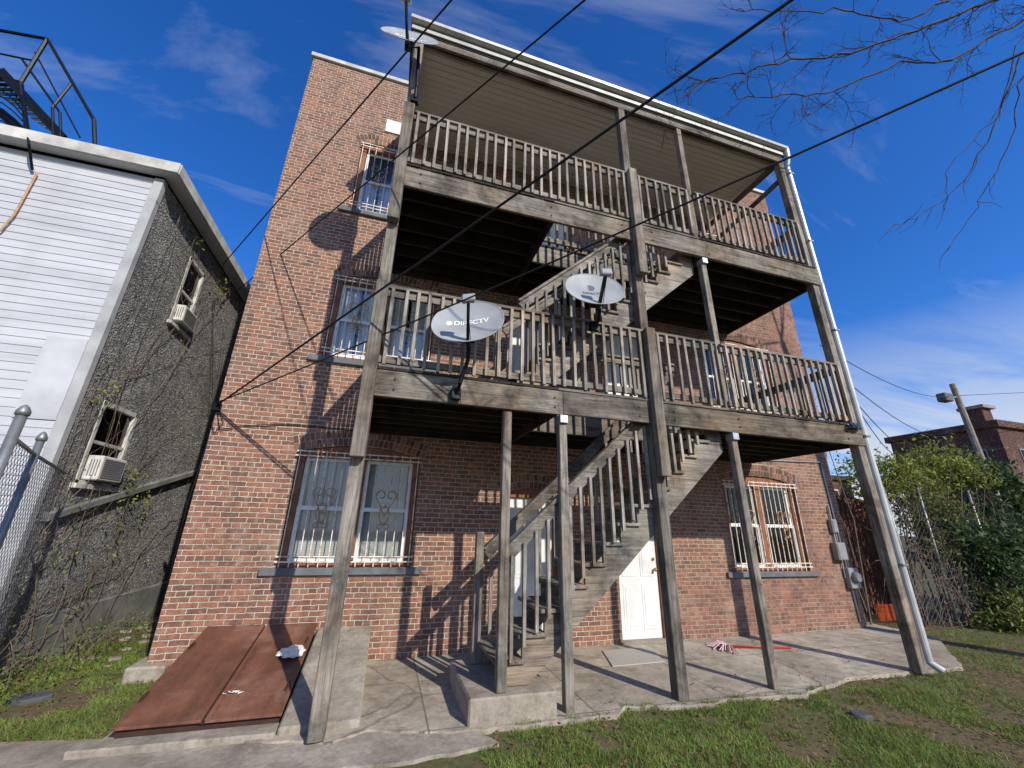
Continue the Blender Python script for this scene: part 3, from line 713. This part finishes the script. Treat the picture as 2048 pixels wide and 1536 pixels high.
for o in NWIN:
    a,b,c0,c1=o
    for y in(a,b): w.poly([(NX,y,c0),(NX-.14,y,c0),(NX-.14,y,c1),(NX,y,c1)])
    for z in(c0,c1): w.poly([(NX,a,z),(NX-.14,a,z),(NX-.14,b,z),(NX,b,z)])
w.build('pebbledash_wall',M['stucco'],nb,fix=False)
MB().box(NX-.2,NX+.03,NY+.02,17,-.1,.5).build('foundation_wall',M['smooth_stucco'],nb,bevel=.02)
MB().beam((NX+.04,5.9,1.55),(NX+.04,9.6,2.5),.07,.09).build('slanted_ledge',M['smooth_stucco'],nb,bevel=.01)
for i,(a,b,c0,c1) in enumerate(NWIN):
    f=MB(); x=NX-.06
    f.box(x,x+.07,a+.002,a+.06,c0,c1); f.box(x,x+.07,b-.06,b-.002,c0,c1); f.box(x,x+.07,a,b,c1-.06,c1-.002); f.box(x,x+.07,a,b,c0+.002,c0+.04); f.box(x+.01,x+.05,a+.05,b-.05,(c0+c1)/2-.02,(c0+c1)/2+.02)
    fo=f.build('window',M['fascia'],nb,bevel=.003)
    MB().box(x+.02,x+.024,a+.05,b-.05,c0+.04,c1-.05).build('glass',M['glass'],fo)
    MB().box(NX-.06,NX+.06,a-.05,b+.05,c0-.06,c0-.002).build('sill',M['fascia'],fo,bevel=.005)
    MB().box(x-.2,x-.18,a-.2,b+.2,c0-.2,c1+.2).build('interior_backing',M['dark'],nb)
    MB().box(x-.06,x-.05,a+.02,b-.02,(c0+c1)/2+.1,c1-.03).build('curtain',M['curtain'],nb)
m=MB(); m.box(-16,NX+.20,NY-.16,17.2,6.3,6.35); m.build('house_roof',M['tar'],nb)
m=MB(); m.box(-16,NX+.22,NY-.19,NY-.16,6.2,6.37); m.box(NX+.20,NX+.23,NY-.16,17.2,6.2,6.37); m.build('fascia',M['fascia'],nb,bevel=.004)
m=MB(); m.box(-16,NX+.20,NY-.16,NY-.02,6.2,6.22); m.box(NX+.0,NX+.20,NY-.02,17.2,6.2,6.22); m.build('soffit',M['siding'],nb)
MB().tube([PY(75,345,NY-.05),PY(45,400,NY-.05),PY(28,430,NY-.05),PY(0,462,NY-.05)],.012,5).build('rust_streak',M['barrust'],nb)  # thin tube added to stand for an orange rust stain on the siding
MB().tube([PY(45,170,NY+.2),PY(58,290,NY-.22),PY(65,340,NY-.05)],.016,6).build('roof_bracket',M['black'],nb)
def ac(a,b,z0,z1,label):
    t=thing('air_conditioner',(NX,(a+b)/2,z0),label,'air conditioner')
    MB().box(NX-.08,NX+.13,a,b,z0,z1).build('casing',M['acwhite'],t,bevel=.012)
    g=MB(); n=9
    for i in range(n):
        z=z0+.04+(z1-z0-.08)*i/(n-1); g.box(NX+.131,NX+.138,a+.04,b-.04,z-.006,z+.006)
    g.build('grille',M['acgrille'],t)
    g=MB()
    for i in range(4):
        x=NX+.02+.028*i; g.box(x-.005,x+.005,a-.006,a-.001,z0+.05,z1-.05)
    g.build('side_vent',M['acgrille'],t)
ac(6.34,6.84,2.0,2.3,'white air conditioner in the lower side window of the neighbouring house')
ac(7.0,7.45,4.55,4.83,'white air conditioner in the upper side window of the neighbouring house')
def leaves(g,c,rad,n,s):
    for _ in range(n):
        leafquad(g,Vector(c)+Vector((random.gauss(0,rad[0]),random.gauss(0,rad[1]),random.gauss(0,rad[2]))),random.uniform(s*.6,s*1.3))
iv=thing('climbing_vine',(NX+.05,6.5,0),'leafless tangled vine with few yellow green leaves climbing the pebbledash wall','vine')
m=MB()
def crawl(y,z,dy,dz,n,r,depth=0):
    pts=[]; x=NX+.02
    for i in range(n):
        pts.append((x+random.uniform(0,.03),y,z)); dy+=random.gauss(0,.018);dz+=random.gauss(.0,.016)
        if z<.6: x=NX+.055
        y+=dy;z+=dz
        if y<5.85: dy=abs(dy)
        if z>6.0: dz=-abs(dz)
        z=max(z,-.03)
        if depth<2 and random.random()<.08: crawl(y,z,dy+random.gauss(0,.06),dz+random.gauss(0,.05),n//2,r*.6,depth+1)
    m.tube(pts,[r*(1-.7*i/n) for i in range(n)],4)
for i in range(9): crawl(random.uniform(5.9,7.8),-.02,random.gauss(0,.02),random.uniform(.05,.09),60,random.uniform(.003,.0065))
for i in range(8): crawl(random.uniform(5.9,7.2),random.uniform(2,5.6),random.gauss(.02,.03),random.gauss(-.01,.04),40,.0028)
m.build('stem',M['twig'],iv,fix=False)
m=MB()
for (u,v,n,sp) in((445,575,60,.14),(395,480,25,.12),(255,975,80,.16),(215,780,30,.12),(240,1060,25,.15),(290,1000,30,.12),(150,1080,30,.25)):
    p=PX(u,v,NX+.09); leaves(m,p,(.04,sp,sp),n,.03)
for i in range(160): leafquad(m,(NX+.07,random.uniform(5.9,9),random.uniform(0,5.8)),.02)
lc=m.build('leaf_cluster',M['leafvine'],iv,fix=False); lc['kind']='stuff'
bs=thing('bramble_bush',(-3.1,5.6,0),'thin leggy bush with yellow leaves growing between the fence and the houses','bush')
m=MB(); lf=MB()
for i in range(24):
    x=random.uniform(-3.5,-3.0);y=random.uniform(4.7,7.0); pts=[];dx=random.gauss(0,.02);dy=random.gauss(0,.03);z=-.03;dz=random.uniform(.05,.1)
    for k in range(16):
        pts.append((x,y,z)); x+=dx;y+=dy;z+=dz;dx+=random.gauss(0,.012);dy+=random.gauss(0,.012);dz-=.006
        x=max(x,NX+.05)
        if k>4 and random.random()<.5: leafquad(lf,(x+random.gauss(0,.04),y+random.gauss(0,.04),z),.024)
    m.tube(pts,[.0042*(1-.7*k/16)+.001 for k in range(16)],4)
for i in range(1200): leafquad(lf,(random.uniform(-3.55,-2.9),random.uniform(4.6,8.5),abs(random.gauss(0,.13))),.02)
m.build('stem',M['twig'],bs,fix=False); lf.build('foliage',M['leafolive'],bs,fix=False)
m=MB()
for i in range(40):
    x=random.uniform(-3.5,-2.5);y=random.uniform(6.2,9.5); s=random.uniform(.02,.07)
    m.obox(V(x,y,-.03+s*.2),V(s,s*.3,0),V(-s*.3,s*.6,0),V(0,0.0,s*.25))
tag(m.build('rubble',M['conc']),'scatter of small broken stones in the gap between the two buildings','rubble',kind='stuff')
# black iron roof stair
fe=thing('roof_stair',(-5,6.3,6.36),'black iron stair and guard rail on the roof of the white house','stair')
def pl(pts,Y): return [PY(u,v,Y) for u,v in pts]
m=MB()
Y=6.1
m.tube(pl([(-60,50),(95,78),(188,240),(190,292)],Y),.026,6)
m.tube(pl([(95,78),(42,165),(62,335)],Y),.026,6)
m.tube(pl([(-60,140),(45,165)],Y),.02,6); m.tube(pl([(-60,95),(70,122)],Y),.014,6)
m.tube(pl([(45,120),(120,225),(122,275)],Y),.018,6); m.tube(pl([(145,165),(105,215),(108,280)],Y),.018,6)
m.tube(pl([(70,105),(160,275)],Y),.012,6)
m.build('guard_rail',M['black'],fe)
m=MB()
for i in range(13):
    a=PY(-60+i*14,148+i*10,6.5); b=PY(10+i*9.5,150+i*10,6.1); m.beam(a,b,.045,.02)
m.build('stair_treads',M['black'],fe)
m=MB()
for i in range(9):
    m.tube(pl([(-40,150+i*12),(5,158+i*12),(30,178+i*12),(48,205+i*10),(60,262+i*2)],6.25),.010,5)
m.build('cage_bars',M['black'],fe)
m=MB(); m.beam(PY(0,140,6.1),PY(125,275,6.1),.03,.12); m.beam(PY(-90,150,6.6),PY(60,275,6.6),.03,.12); m.beam(PY(-60,262,6.2),PY(120,275,6.2),.06,.05); m.build('stringer',M['black'],fe)
# chain link fence
fA=V(-2.62,3.75,-.04); fB=V(-2.88,4.4,-.04); fC=V(-3.35,5.6,-.04)
cf=thing('chain_link_fence',fA,'galvanised chain link fence with round posts at the left edge','fence')
for p,h,r in((fA,2.33,.032),(fB,2.24,.027)):
    m=MB(); m.tube([p,p+V(0,0,h)],r,12); m.tube([p+V(0,0,h-.02),p+V(0,0,h+.01),p+V(0,0,h+.045),p+V(0,0,h+.06)],[r+.008,r+.008,r*.7,.004],12); m.build('post',M['galv'],cf,smooth=True)
m=MB(); m.tube([fA+V(0,0,2.15),fB+V(0,0,2.1),fC+V(0,0,2.05)],.015,8); m.build('top_rail',M['galv'],cf,smooth=True)
m=MB()
def linkmesh(m,P,Q,H,sp=.075,r=.0022):
    d=(Q-P);L=d.length;d.normalize(); n=int((L+H)/sp)
    for i in range(n):
        for sg in(1,-1):
            s0=i*sp-H; 
            a=max(0,s0); b=min(L,s0+H)
            if b<=a: continue
            za=a-s0; zb=b-s0
            if sg<0: za=H-za; zb=H-zb
            m.tube([P+d*a+V(0,0,za+.02),P+d*b+V(0,0,zb+.02)],r,3,False)
linkmesh(m,fA,fB,2.1); linkmesh(m,fB,fC,2.05)
m.build('wire_mesh',M['galv'],cf,fix=False)
# ------------------------------------------------------------------ cables
def cable(pts,r,label,sag=0,grp=None):
    m=MB(); P=[]
    for (a,b) in zip(pts,pts[1:]):
        a=Vector(a);b=Vector(b)
        for i in range(20): 
            t=i/20; P.append(a.lerp(b,t)-V(0,0,sag*4*t*(1-t)))
    P.append(Vector(pts[-1])); m.tube(P,r,6); return tag(m.build('overhead_cable',M['cable'],smooth=True),label,'cable',grp)
def ext(a,b,k): a=Vector(a);b=Vector(b); return a+(b-a)*k
p0=PY(432,812,YW-.06)
cable([p0,ext(p0,PT(1590,-5,.003),1.6)],.0115,'thick black cable crossing the centre of both decks to the top edge')
p1=PY(432,806,YW-.06); cable([p1,ext(p1,PT(2060,68,.0029),1.5)],.008,'black cable running from the left wall up to the right edge',.12)
p2=PX(445,530,NX+.26); cable([p2,ext(p2,PT(903,0,.0045),1.6)],.0085,'leftmost thin black cable passing the top left satellite dish')
p3=PX(440,610,NX+.2); cable([p3,ext(p3,PT(1172,-2,.004),1.6)],.0085,'thin black cable second from left crossing the porch roof edge')
br=thing('cable_bracket',p0,'small black cable bracket with hanging wires on the left brick corner','bracket')
MB().box(p0.x-.05,p0.x+.05,YW-.07,YW-.002,p0.z-.06,p0.z+.05).build('anchor',M['black'],br,bevel=.008)
m=MB(); w0=V(p0.x,YW-.02,p0.z)
m.tube([w0,w0+V(.1,-.01,-.3),w0+V(.35,.0,-.22),w0+V(.9,0,-.15),w0+V(2.2,0,-.18),w0+V(3.6,0,-.16)],.006,5)
m.tube([w0,w0+V(.0,.0,-.5),w0+V(-.03,0,-1.2),w0+V(-.0,0,-2.4)],.005,5)
m.tube([w0+V(0,0,.02),w0+V(.12,-.01,-.2),w0+V(.05,-.01,-.35),w0+V(-.02,0,-.2)],.005,5)
m.build('hanging_wire',M['cable'],br,smooth=True)
# ------------------------------------------------------------------ meters on right of wall
def wallbox(name,u,v,w,h,d,mat,label,cat,rnd=False):
    p=PY(u,v,YW); p.x=min(p.x,BX1-w/2-.02); t=thing(name,(p.x,YW,p.z-h/2),label,cat)
    MB().box(p.x-w/2,p.x+w/2,YW-d,YW-.002,p.z-h/2,p.z+h/2).build('housing',mat,t,bevel=.01)
    if rnd:
        MB().tube([(p.x,YW-d+.005,p.z+.02),(p.x,YW-d-.05,p.z+.02),(p.x,YW-d-.08,p.z+.02)],[w*.38,w*.38,w*.3],16).build('meter_dial',M['galv'],t)
    else: MB().box(p.x-w/2+.02,p.x+w/2-.02,YW-d-.008,YW-d-.001,p.z-h/2+.02,p.z+h/2-.02).build('cover',mat,t,bevel=.003)
    m=MB(); m.tube([(p.x,YW-.03,p.z+h/2-.01),(p.x,YW-.03,p.z+h/2+.25)],.016,8); m.tube([(p.x+.04,YW-.03,p.z-h/2+.01),(p.x+.04,YW-.03,p.z-h/2-.3)],.012,8); m.build('conduit',M['plastic'],t)
wallbox('junction_box',1662,1052,.14,.24,.08,M['plastic'],'small grey junction box highest on the right brick corner','box')
wallbox('meter_box',1672,1102,.22,.3,.12,M['plastic'],'grey meter box on the right brick corner above the round meter','box')
wallbox('electric_meter',1703,1155,.24,.34,.1,M['plastic'],'round grey electric meter lowest on the right brick corner','meter',True)
m=MB(); a=PY(1637,900,YW); m.tube([(a.x-.05,YW-.02,2.9),(a.x-.02,YW-.02,1.5),(a.x+.02,YW-.02,.1)],.016,8); m.tube([(5.4,YW-.02,2.82),(6.6,YW-.02,2.84),(a.x-.05,YW-.02,2.9)],.012,6)
tag(m.build('wall_conduit',M['plastic'],smooth=True),'thin grey conduit running down the right part of the brick wall','pipe')
# ------------------------------------------------------------------ small things on patio
bm_=thing('mop',PZ(1440,1297),'red handled mop with pink and white head lying on the patio','mop')
a=PZ(1455,1297);b=PZ(1582,1298); MB().tube([a+V(0,0,.03),b+V(0,0,.015)],.013,8).build('handle',M['red'],bm_,smooth=True)
m=MB(); 
for i in range(60):
    an=random.uniform(2.0,4.3); L=random.uniform(.1,.3); p=a+V(.02,0,.03); m.tube([p,p+V(math.cos(an)*L*.5,math.sin(an)*L*.5,random.uniform(.0,.05)),p+V(math.cos(an)*L,math.sin(an)*L+random.gauss(0,.03),-.015)],.008,4)
m.build('mop_head',M['mop'],bm_,fix=False)
m=MB(); q=[PZ(1205,1303),PZ(1300,1296),PZ(1330,1325),PZ(1225,1335)]; m.prismZ([(p.x,p.y) for p in q],.001,.014); tag(m.build('door_mat',M['mat'],bevel=.003),'worn grey door mat in front of the right ground floor door','mat')
def plate(u,v,r,label):
    p=PZ(u,v,-.03); m=MB(); pts=[(p.x+math.cos(k)*r*random.uniform(.85,1.1)*1.2,p.y+math.sin(k)*r*random.uniform(.85,1.1)) for k in [i*.523 for i in range(12)]]
    m.prismZ(pts,-.05,-.005); tag(m.build('stepping_stone',M['stone'],bevel=.01),label,'stone')
plate(60,1397,.13,'dark round stone plate in the grass at far left'); plate(1722,1432,.08,'dark round stone plate in the grass at lower right')
# ------------------------------------------------------------------ right side: fence, shrubs, far house
rf=thing('board_fence',(9.6,7,0),'red brown wooden board fence beside the right corner of the brick building','fence')
m=MB(); x=8.5
while x<11.6: m.box(x,x+.10,7.0,7.025,-.04,2.35+random.uniform(-.03,.03)); x+=.135
m.build('boards',M['redwood'],rf)
for x in(8.55,10.0,11.5): MB().box(x,x+.1,7.03,7.13,-.04,2.4).build('post',M['redwood'],rf)
m=MB()
for i in range(13):
    z=.02+i*.022; m.tube([(9.3,6.3,z),(9.7,6.22,z+.01),(10.1,6.3,z)],.004,4)
for i in range(28):
    x=9.3+i*.03; m.tube([(x,6.26,0),(x,6.26,.29)],.004,4)
tag(m.build('orange_netting',M['orange'],fix=False),'strip of orange safety netting at the foot of the board fence','netting')
def shrub(name,c,rad,n,s,mat,label,stems=7,cat='shrub',k=.2,ncl=None):
    t=thing(name,(c[0],c[1],-.04),label,cat); f=MB(); st=MB(); c=Vector(c)
    cl=[]
    for i in range(ncl or 22):
        d=Vector((random.gauss(0,1),random.gauss(0,1),random.gauss(0,1))).normalized()*random.uniform(.35,1.0)
        cl.append((c+Vector((d.x*rad[0],d.y*rad[1],d.z*rad[2])),random.uniform(.5,1.3)))
    for i in range(n):
        q,kk=random.choice(cl); kq=k*kk
        p=q+Vector((random.gauss(0,kq*1.3),random.gauss(0,kq),random.gauss(0,kq*.8)))
        if p.z<-.02: continue
        leafquad(f,p,random.uniform(s*.6,s*1.4))
    for i in range(stems):
        q=cl[i%len(cl)][0]; b=Vector((c.x+random.uniform(-.4,.4)*rad[0],c.y+random.uniform(-.3,.3),-.05)); st.tube([b,b.lerp(q,.5)+V(random.gauss(0,.2),0,.1),q,q+V(random.gauss(0,.3),random.gauss(0,.2),random.uniform(.1,.6))],[.018,.013,.006,.002],5)
    f.build('foliage',mat,t,fix=False); st.build('stem',M['twig'],t,fix=False)
shrub('vine_mound',(10.15,6.1,2.7),(.85,.4,.6),2300,.042,M['leafvine'],'loose yellow green vine hanging over the fence nearest the brick building',16,k=.17,ncl=26)
shrub('evergreen_shrub',(12.0,5.8,1.15),(1.0,.5,1.0),6500,.05,M['leafdark'],'dark green bush low at the right edge of the yard',9,k=.22)
shrub('olive_shrub',(10.9,5.95,1.9),(.8,.4,.85),2600,.042,M['leafolive'],'sparse olive green shrub behind the wire fence posts',16,k=.17)
shrub('climbing_shrub',(12.3,6.2,2.95),(1.6,.4,.6),3600,.045,M['leafvine'],'yellow green creeper over the top of the right fence',16,k=.18,ncl=34)
shrub('corner_shrub',(14.2,6.3,1.9),(1.8,.9,1.6),6000,.06,M['leafdark'],'broad dark shrub behind the right end of the lawn',12,k=.25)
shrub('low_shrub',(12.0,5.45,.25),(2.0,.4,.35),3200,.045,M['leafolive'],'low ragged growth along the foot of the right fence',8,k=.16)
shrub('bare_shrub',(8.75,6.4,3.6),(.5,.3,1.0),160,.03,M['leafolive'],'nearly leafless twiggy shrub beside the right brick corner',26,k=.2)
vf=thing('wire_fence',(10,5.9,0),'pale metal wire fence posts wrapped in creeper right of the porch','fence')
for i,(x,y,l) in enumerate(((9.35,5.8,.12),(9.75,5.85,-.1),(10.5,5.75,.0),(12,5.7,0))): MB().tube([(x,y,-.05),(x+l,y,2.5)],.024,8).build('post',M['galv'],vf,smooth=True)
m=MB(); linkmesh(m,V(9.3,5.85,0),V(12,5.75,0),2.2,.12,.003); m.build('wire_mesh',M['galv'],vf,fix=False)
m=MB()
for i in range(90):
    x=random.uniform(9.3,12.6);z=random.uniform(0,2);y=5.7;pts=[]
    dx,dz=random.gauss(0,.06),random.gauss(.06,.05)
    for k in range(14): pts.append((x,y+random.gauss(0,.03),z)); x+=dx;z=max(0,z+dz);dx+=random.gauss(0,.03);dz+=random.gauss(-.005,.03)
    m.tube(pts,.0045,4)
m.build('creeper_stem',M['twig'],vf,fix=False)
def farhouse():
    t=thing('far_house',(42,16,0),'distant dark brick house with chimney beyond the right hedge','house')
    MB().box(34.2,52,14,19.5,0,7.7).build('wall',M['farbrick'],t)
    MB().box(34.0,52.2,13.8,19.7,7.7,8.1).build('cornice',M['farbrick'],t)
    MB().box(35.8,36.7,15,15.9,8.1,9.3).build('chimney',M['farbrick'],t); MB().box(35.6,36.9,14.8,16.1,9.3,9.5).build('chimney_cap',M['conc'],t)
    for y in(15.2,17.6):
        for z in(5.0,1.8):
            f=MB().box(34.15,34.2,y-.45,y+.45,z,z+1.5).build('window',M['plastic'],t); MB().box(34.12,34.148,y-.38,y+.38,z+.08,z+1.42).build('glass',M['dark'],f)
    for x in(36,39,42):
        for z in(5.0,1.8):
            f=MB().box(x-.45,x+.45,13.95,14,z,z+1.5).build('window',M['plastic'],t); MB().box(x-.38,x+.38,13.92,13.948,z+.08,z+1.42).build('glass',M['dark'],f)
farhouse()
ht=thing('row_house',(30,24,0),'low distant brick row house seen through the vines at right','house')
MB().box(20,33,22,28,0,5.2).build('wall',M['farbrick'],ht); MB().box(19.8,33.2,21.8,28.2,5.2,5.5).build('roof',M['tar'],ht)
for x in(22,25,28,31):
    for z in(3.2,.9): f=MB().box(x-.45,x+.45,21.95,22,z,z+1.3).build('window',M['white'],ht); MB().box(x-.38,x+.38,21.92,21.948,z+.08,z+1.22).build('glass',M['dark'],f)
up=thing('utility_pole',PY(1950,900,11),'wooden utility pole with floodlight box leaning beyond the right shrubs','pole')
a=PY(1904,768,11);b=PY(1958,905,11); b2=b+(b-a)*2.2
MB().tube([b2,a],[.15,.11],10).build('shaft',M['wz'],up)
c=PY(1892,795,10.9); MB().box(c.x-.3,c.x+.2,c.y-.15,c.y+.2,c.z-.2,c.z+.18).build('floodlight',M['foundation'],up,bevel=.03)
MB().beam(c,a+(b-a)*.2,.06,.06).build('arm',M['galv'],up)
for (u0,v0,u1,v1,lab) in((1640,690,1905,790,'highest'),(1690,760,1900,870,'second'),(1700,790,1840,900,'third'),(1705,800,1800,905,'lowest')):
    a=PY(u0,v0,YW+.05); a.x=max(a.x,BX1+.0) ; b=PY(u1,v1,11)
    m=MB(); pts=[a.lerp(b,i/14)-V(0,0,.5*4*(i/14)*(1-i/14)) for i in range(15)]; m.tube(pts,.01,5); tag(m.build('service_wire',M['cable'],smooth=True),'%s of the four thin wires running from the right brick corner to the pole'%lab,'wire')
a=PY(1900,792,11); b=PY(2200,768,11); m=MB().tube([a,a.lerp(b,.5)-V(0,0,.15),b],.012,5); tag(m.build('street_wire',M['cable'],smooth=True),'thin wire running right from the top of the utility pole','wire')
# ------------------------------------------------------------------ bare tree top right
tr=thing('bare_tree',(10.6,1.0,-.04),'leafless tree with thin branches reaching in at the upper right','tree')
MB().tube([(10.6,1.0,-.1),(10.55,1.0,2),(10.4,1.05,4.5),(10.2,1.1,7),(9.9,1.1,8.8)],[.22,.18,.15,.11,.07],12).build('trunk',M['bark'],tr,smooth=True)
def twig(m,p,d,L,r,depth):
    n=8; pts=[];p=Vector(p);d=d.normalized()
    for i in range(n):
        pts.append(p.copy()); d=(d+Vector((random.gauss(0,.18),random.gauss(0,.18),random.gauss(-.0,.18)))).normalized(); p+=d*L/n
        if depth>0 and i>0 and random.random()<.55:
            q=(d+Vector((random.gauss(0,.6),random.gauss(0,.6),random.gauss(0,.55)))).normalized(); twig(m,p,q,L*random.uniform(.35,.65),r*.65,depth-1)
    m.tube(pts,[max(.0019,r*(1-.7*i/n)) for i in range(n)],4,False)
root=V(9.9,1.1,8.8)
paths=[([(2150,-40),(1990,0),(1860,50),(1700,105),(1560,125),(1440,155),(1385,165)],.0080,.021,2,.8),
([(2150,20),(2048,42),(1900,120),(1800,128),(1650,185),(1560,190),(1470,200)],.0083,.019,2,.75),
([(2150,-60),(1950,-20),(1800,40),(1690,20),(1560,25),(1470,20)],.0086,.017,2,.6),
([(2130,40),(2048,100),(2010,200),(1930,360),(1840,430),(1785,450)],.0068,.010,0,.3),
([(2130,60),(2048,150),(2020,280),(1960,400),(1895,502)],.0070,.009,0,.3),
([(2120,50),(2040,90),(1990,230),(1900,330),(1890,420)],.0072,.008,0,.3)]
for pth,t,r,dep,L in paths:
    m=MB(); pts=[root]+[PT(u,v,t) for u,v in pth]
    sm=[]
    for i in range(len(pts)-1):
        p_=pts[max(i-1,0)];a=pts[i];b=pts[i+1];n_=pts[min(i+2,len(pts)-1)]
        for k in range(6):
            q=k/6; sm.append(.5*((2*a)+(b-p_)*q+(2*p_-5*a+4*b-n_)*q*q+(3*a-p_-3*b+n_)*q**3)+Vector((random.gauss(0,.014),random.gauss(0,.014),random.gauss(0,.014))))
    sm.append(pts[-1]); N=len(sm)
    m.tube(sm,[r*(1.3-1.0*i/N) for i in range(N)],6)
    for i in range(6,N-1):
        if dep and random.random()<.65:
            d=(sm[i+1]-sm[i]).normalized(); twig(m,sm[i],d+Vector((random.gauss(0,.7),random.gauss(0,.5),random.gauss(0,.7))),random.uniform(.3,1)*L,r*.4,dep)
        elif not dep and random.random()<.4:
            d=(sm[i+1]-sm[i]).normalized(); twig(m,sm[i],d+Vector((random.gauss(0,.4),random.gauss(0,.4),-.4)),.4,r*.5,0)
    m.build('branch',M['bark'],tr,fix=False)
# ------------------------------------------------------------------ light, sky, camera
S=Vector((.41,-1,.68)).normalized()
sun=bpy.data.lights.new('Sun','SUN'); sun.energy=5.0; sun.angle=R(.53); sun.color=(1,.925,.80)
so=bpy.data.objects.new('Sun',sun); col.objects.link(so); so.rotation_euler=S.to_track_quat('Z','Y').to_euler(); so.location=(5,-10,12)
wd=bpy.data.worlds.new('World'); scene.world=wd; wd.use_nodes=True; nt=wd.node_tree; N=nt.nodes; bg=N['Background']
sky=N.new('ShaderNodeTexSky'); sky.sky_type='NISHITA'; sky.sun_disc=False; sky.sun_elevation=math.asin(S.z); sky.sun_rotation=math.atan2(S.x,S.y); sky.ozone_density=2.5; sky.dust_density=.5; sky.air_density=1.0
hs=N.new('ShaderNodeHueSaturation'); hs.inputs['Saturation'].default_value=1.3; hs.inputs['Value'].default_value=1.15; nt.links.new(sky.outputs[0],hs.inputs['Color'])
tm=N.new('ShaderNodeMix'); tm.data_type='RGBA'; tm.blend_type='MULTIPLY'; tm.inputs[0].default_value=1; nt.links.new(hs.outputs[0],tm.inputs[6]); tm.inputs[7].default_value=(.62,.94,1.42,1)
tc=N.new('ShaderNodeTexCoord'); sp=N.new('ShaderNodeSeparateXYZ'); nt.links.new(tc.outputs['Generated'],sp.inputs[0])
ad=N.new('ShaderNodeMath'); ad.operation='ADD'; ad.inputs[1].default_value=.12; nt.links.new(sp.outputs[2],ad.inputs[0])
dv=[]
for i in(0,1):
    q=N.new('ShaderNodeMath'); q.operation='DIVIDE'; nt.links.new(sp.outputs[i],q.inputs[0]); nt.links.new(ad.outputs[0],q.inputs[1]); dv.append(q)
cb_=N.new('ShaderNodeCombineXYZ'); nt.links.new(dv[0].outputs[0],cb_.inputs[0]); nt.links.new(dv[1].outputs[0],cb_.inputs[1])
mp=N.new('ShaderNodeMapping'); mp.inputs['Scale'].default_value=(.8,2.3,1); mp.inputs['Rotation'].default_value=(0,0,R(35)); mp.inputs['Location'].default_value=(.7,.2,0); nt.links.new(cb_.outputs[0],mp.inputs['Vector'])
nz=N.new('ShaderNodeTexNoise'); nz.inputs['Scale'].default_value=.9; nz.inputs['Detail'].default_value=10; nz.inputs['Roughness'].default_value=.6; nz.inputs['Distortion'].default_value=.7; nt.links.new(mp.outputs[0],nz.inputs['Vector'])
rp=N.new('ShaderNodeValToRGB'); rp.color_ramp.elements[0].position=.49; rp.color_ramp.elements[0].color=(0,0,0,1); rp.color_ramp.elements[1].position=.85; rp.color_ramp.elements[1].color=(.8,.8,.8,1); nt.links.new(nz.outputs['Fac'],rp.inputs[0])
hz=N.new('ShaderNodeMapRange'); hz.inputs['From Min'].default_value=.38; hz.inputs['From Max'].default_value=.10; nt.links.new(sp.outputs[2],hz.inputs['Value'])
mu=N.new('ShaderNodeMath'); mu.operation='MULTIPLY'; nt.links.new(hz.outputs[0],mu.inputs[0]); 
r2=N.new('ShaderNodeValToRGB'); r2.color_ramp.elements[0].position=.28; r2.color_ramp.elements[1].position=.50; nt.links.new(nz.outputs['Fac'],r2.inputs[0]); nt.links.new(r2.outputs[0],mu.inputs[1])
mx=N.new('ShaderNodeMath'); mx.operation='MAXIMUM'; nt.links.new(rp.outputs[0],mx.inputs[0]); nt.links.new(mu.outputs[0],mx.inputs[1])
mix=N.new('ShaderNodeMix'); mix.data_type='RGBA'; nt.links.new(mx.outputs[0],mix.inputs[0]); nt.links.new(tm.outputs[2],mix.inputs[6]); mix.inputs[7].default_value=(6.0,6.3,6.9,1)
nt.links.new(mix.outputs[2],bg.inputs['Color']); bg.inputs['Strength'].default_value=.118
cam=bpy.data.cameras.new('Camera'); cam.lens=36*F/2048; cam.sensor_width=36; cam.clip_end=800; cam.clip_start=.05
co=bpy.data.objects.new('Camera',cam); col.objects.link(co)
r_=RV.normalized(); f_=(FV-r_*FV.dot(r_)).normalized(); u_=r_.cross(f_)
mt=Matrix((( r_.x,u_.x,-f_.x,0),(r_.y,u_.y,-f_.y,0),(r_.z,u_.z,-f_.z,1.6),(0,0,0,1)))
co.matrix_world=mt; scene.camera=co
scene.view_settings.view_transform='Standard'; scene.view_settings.look='None'; scene.view_settings.exposure=0
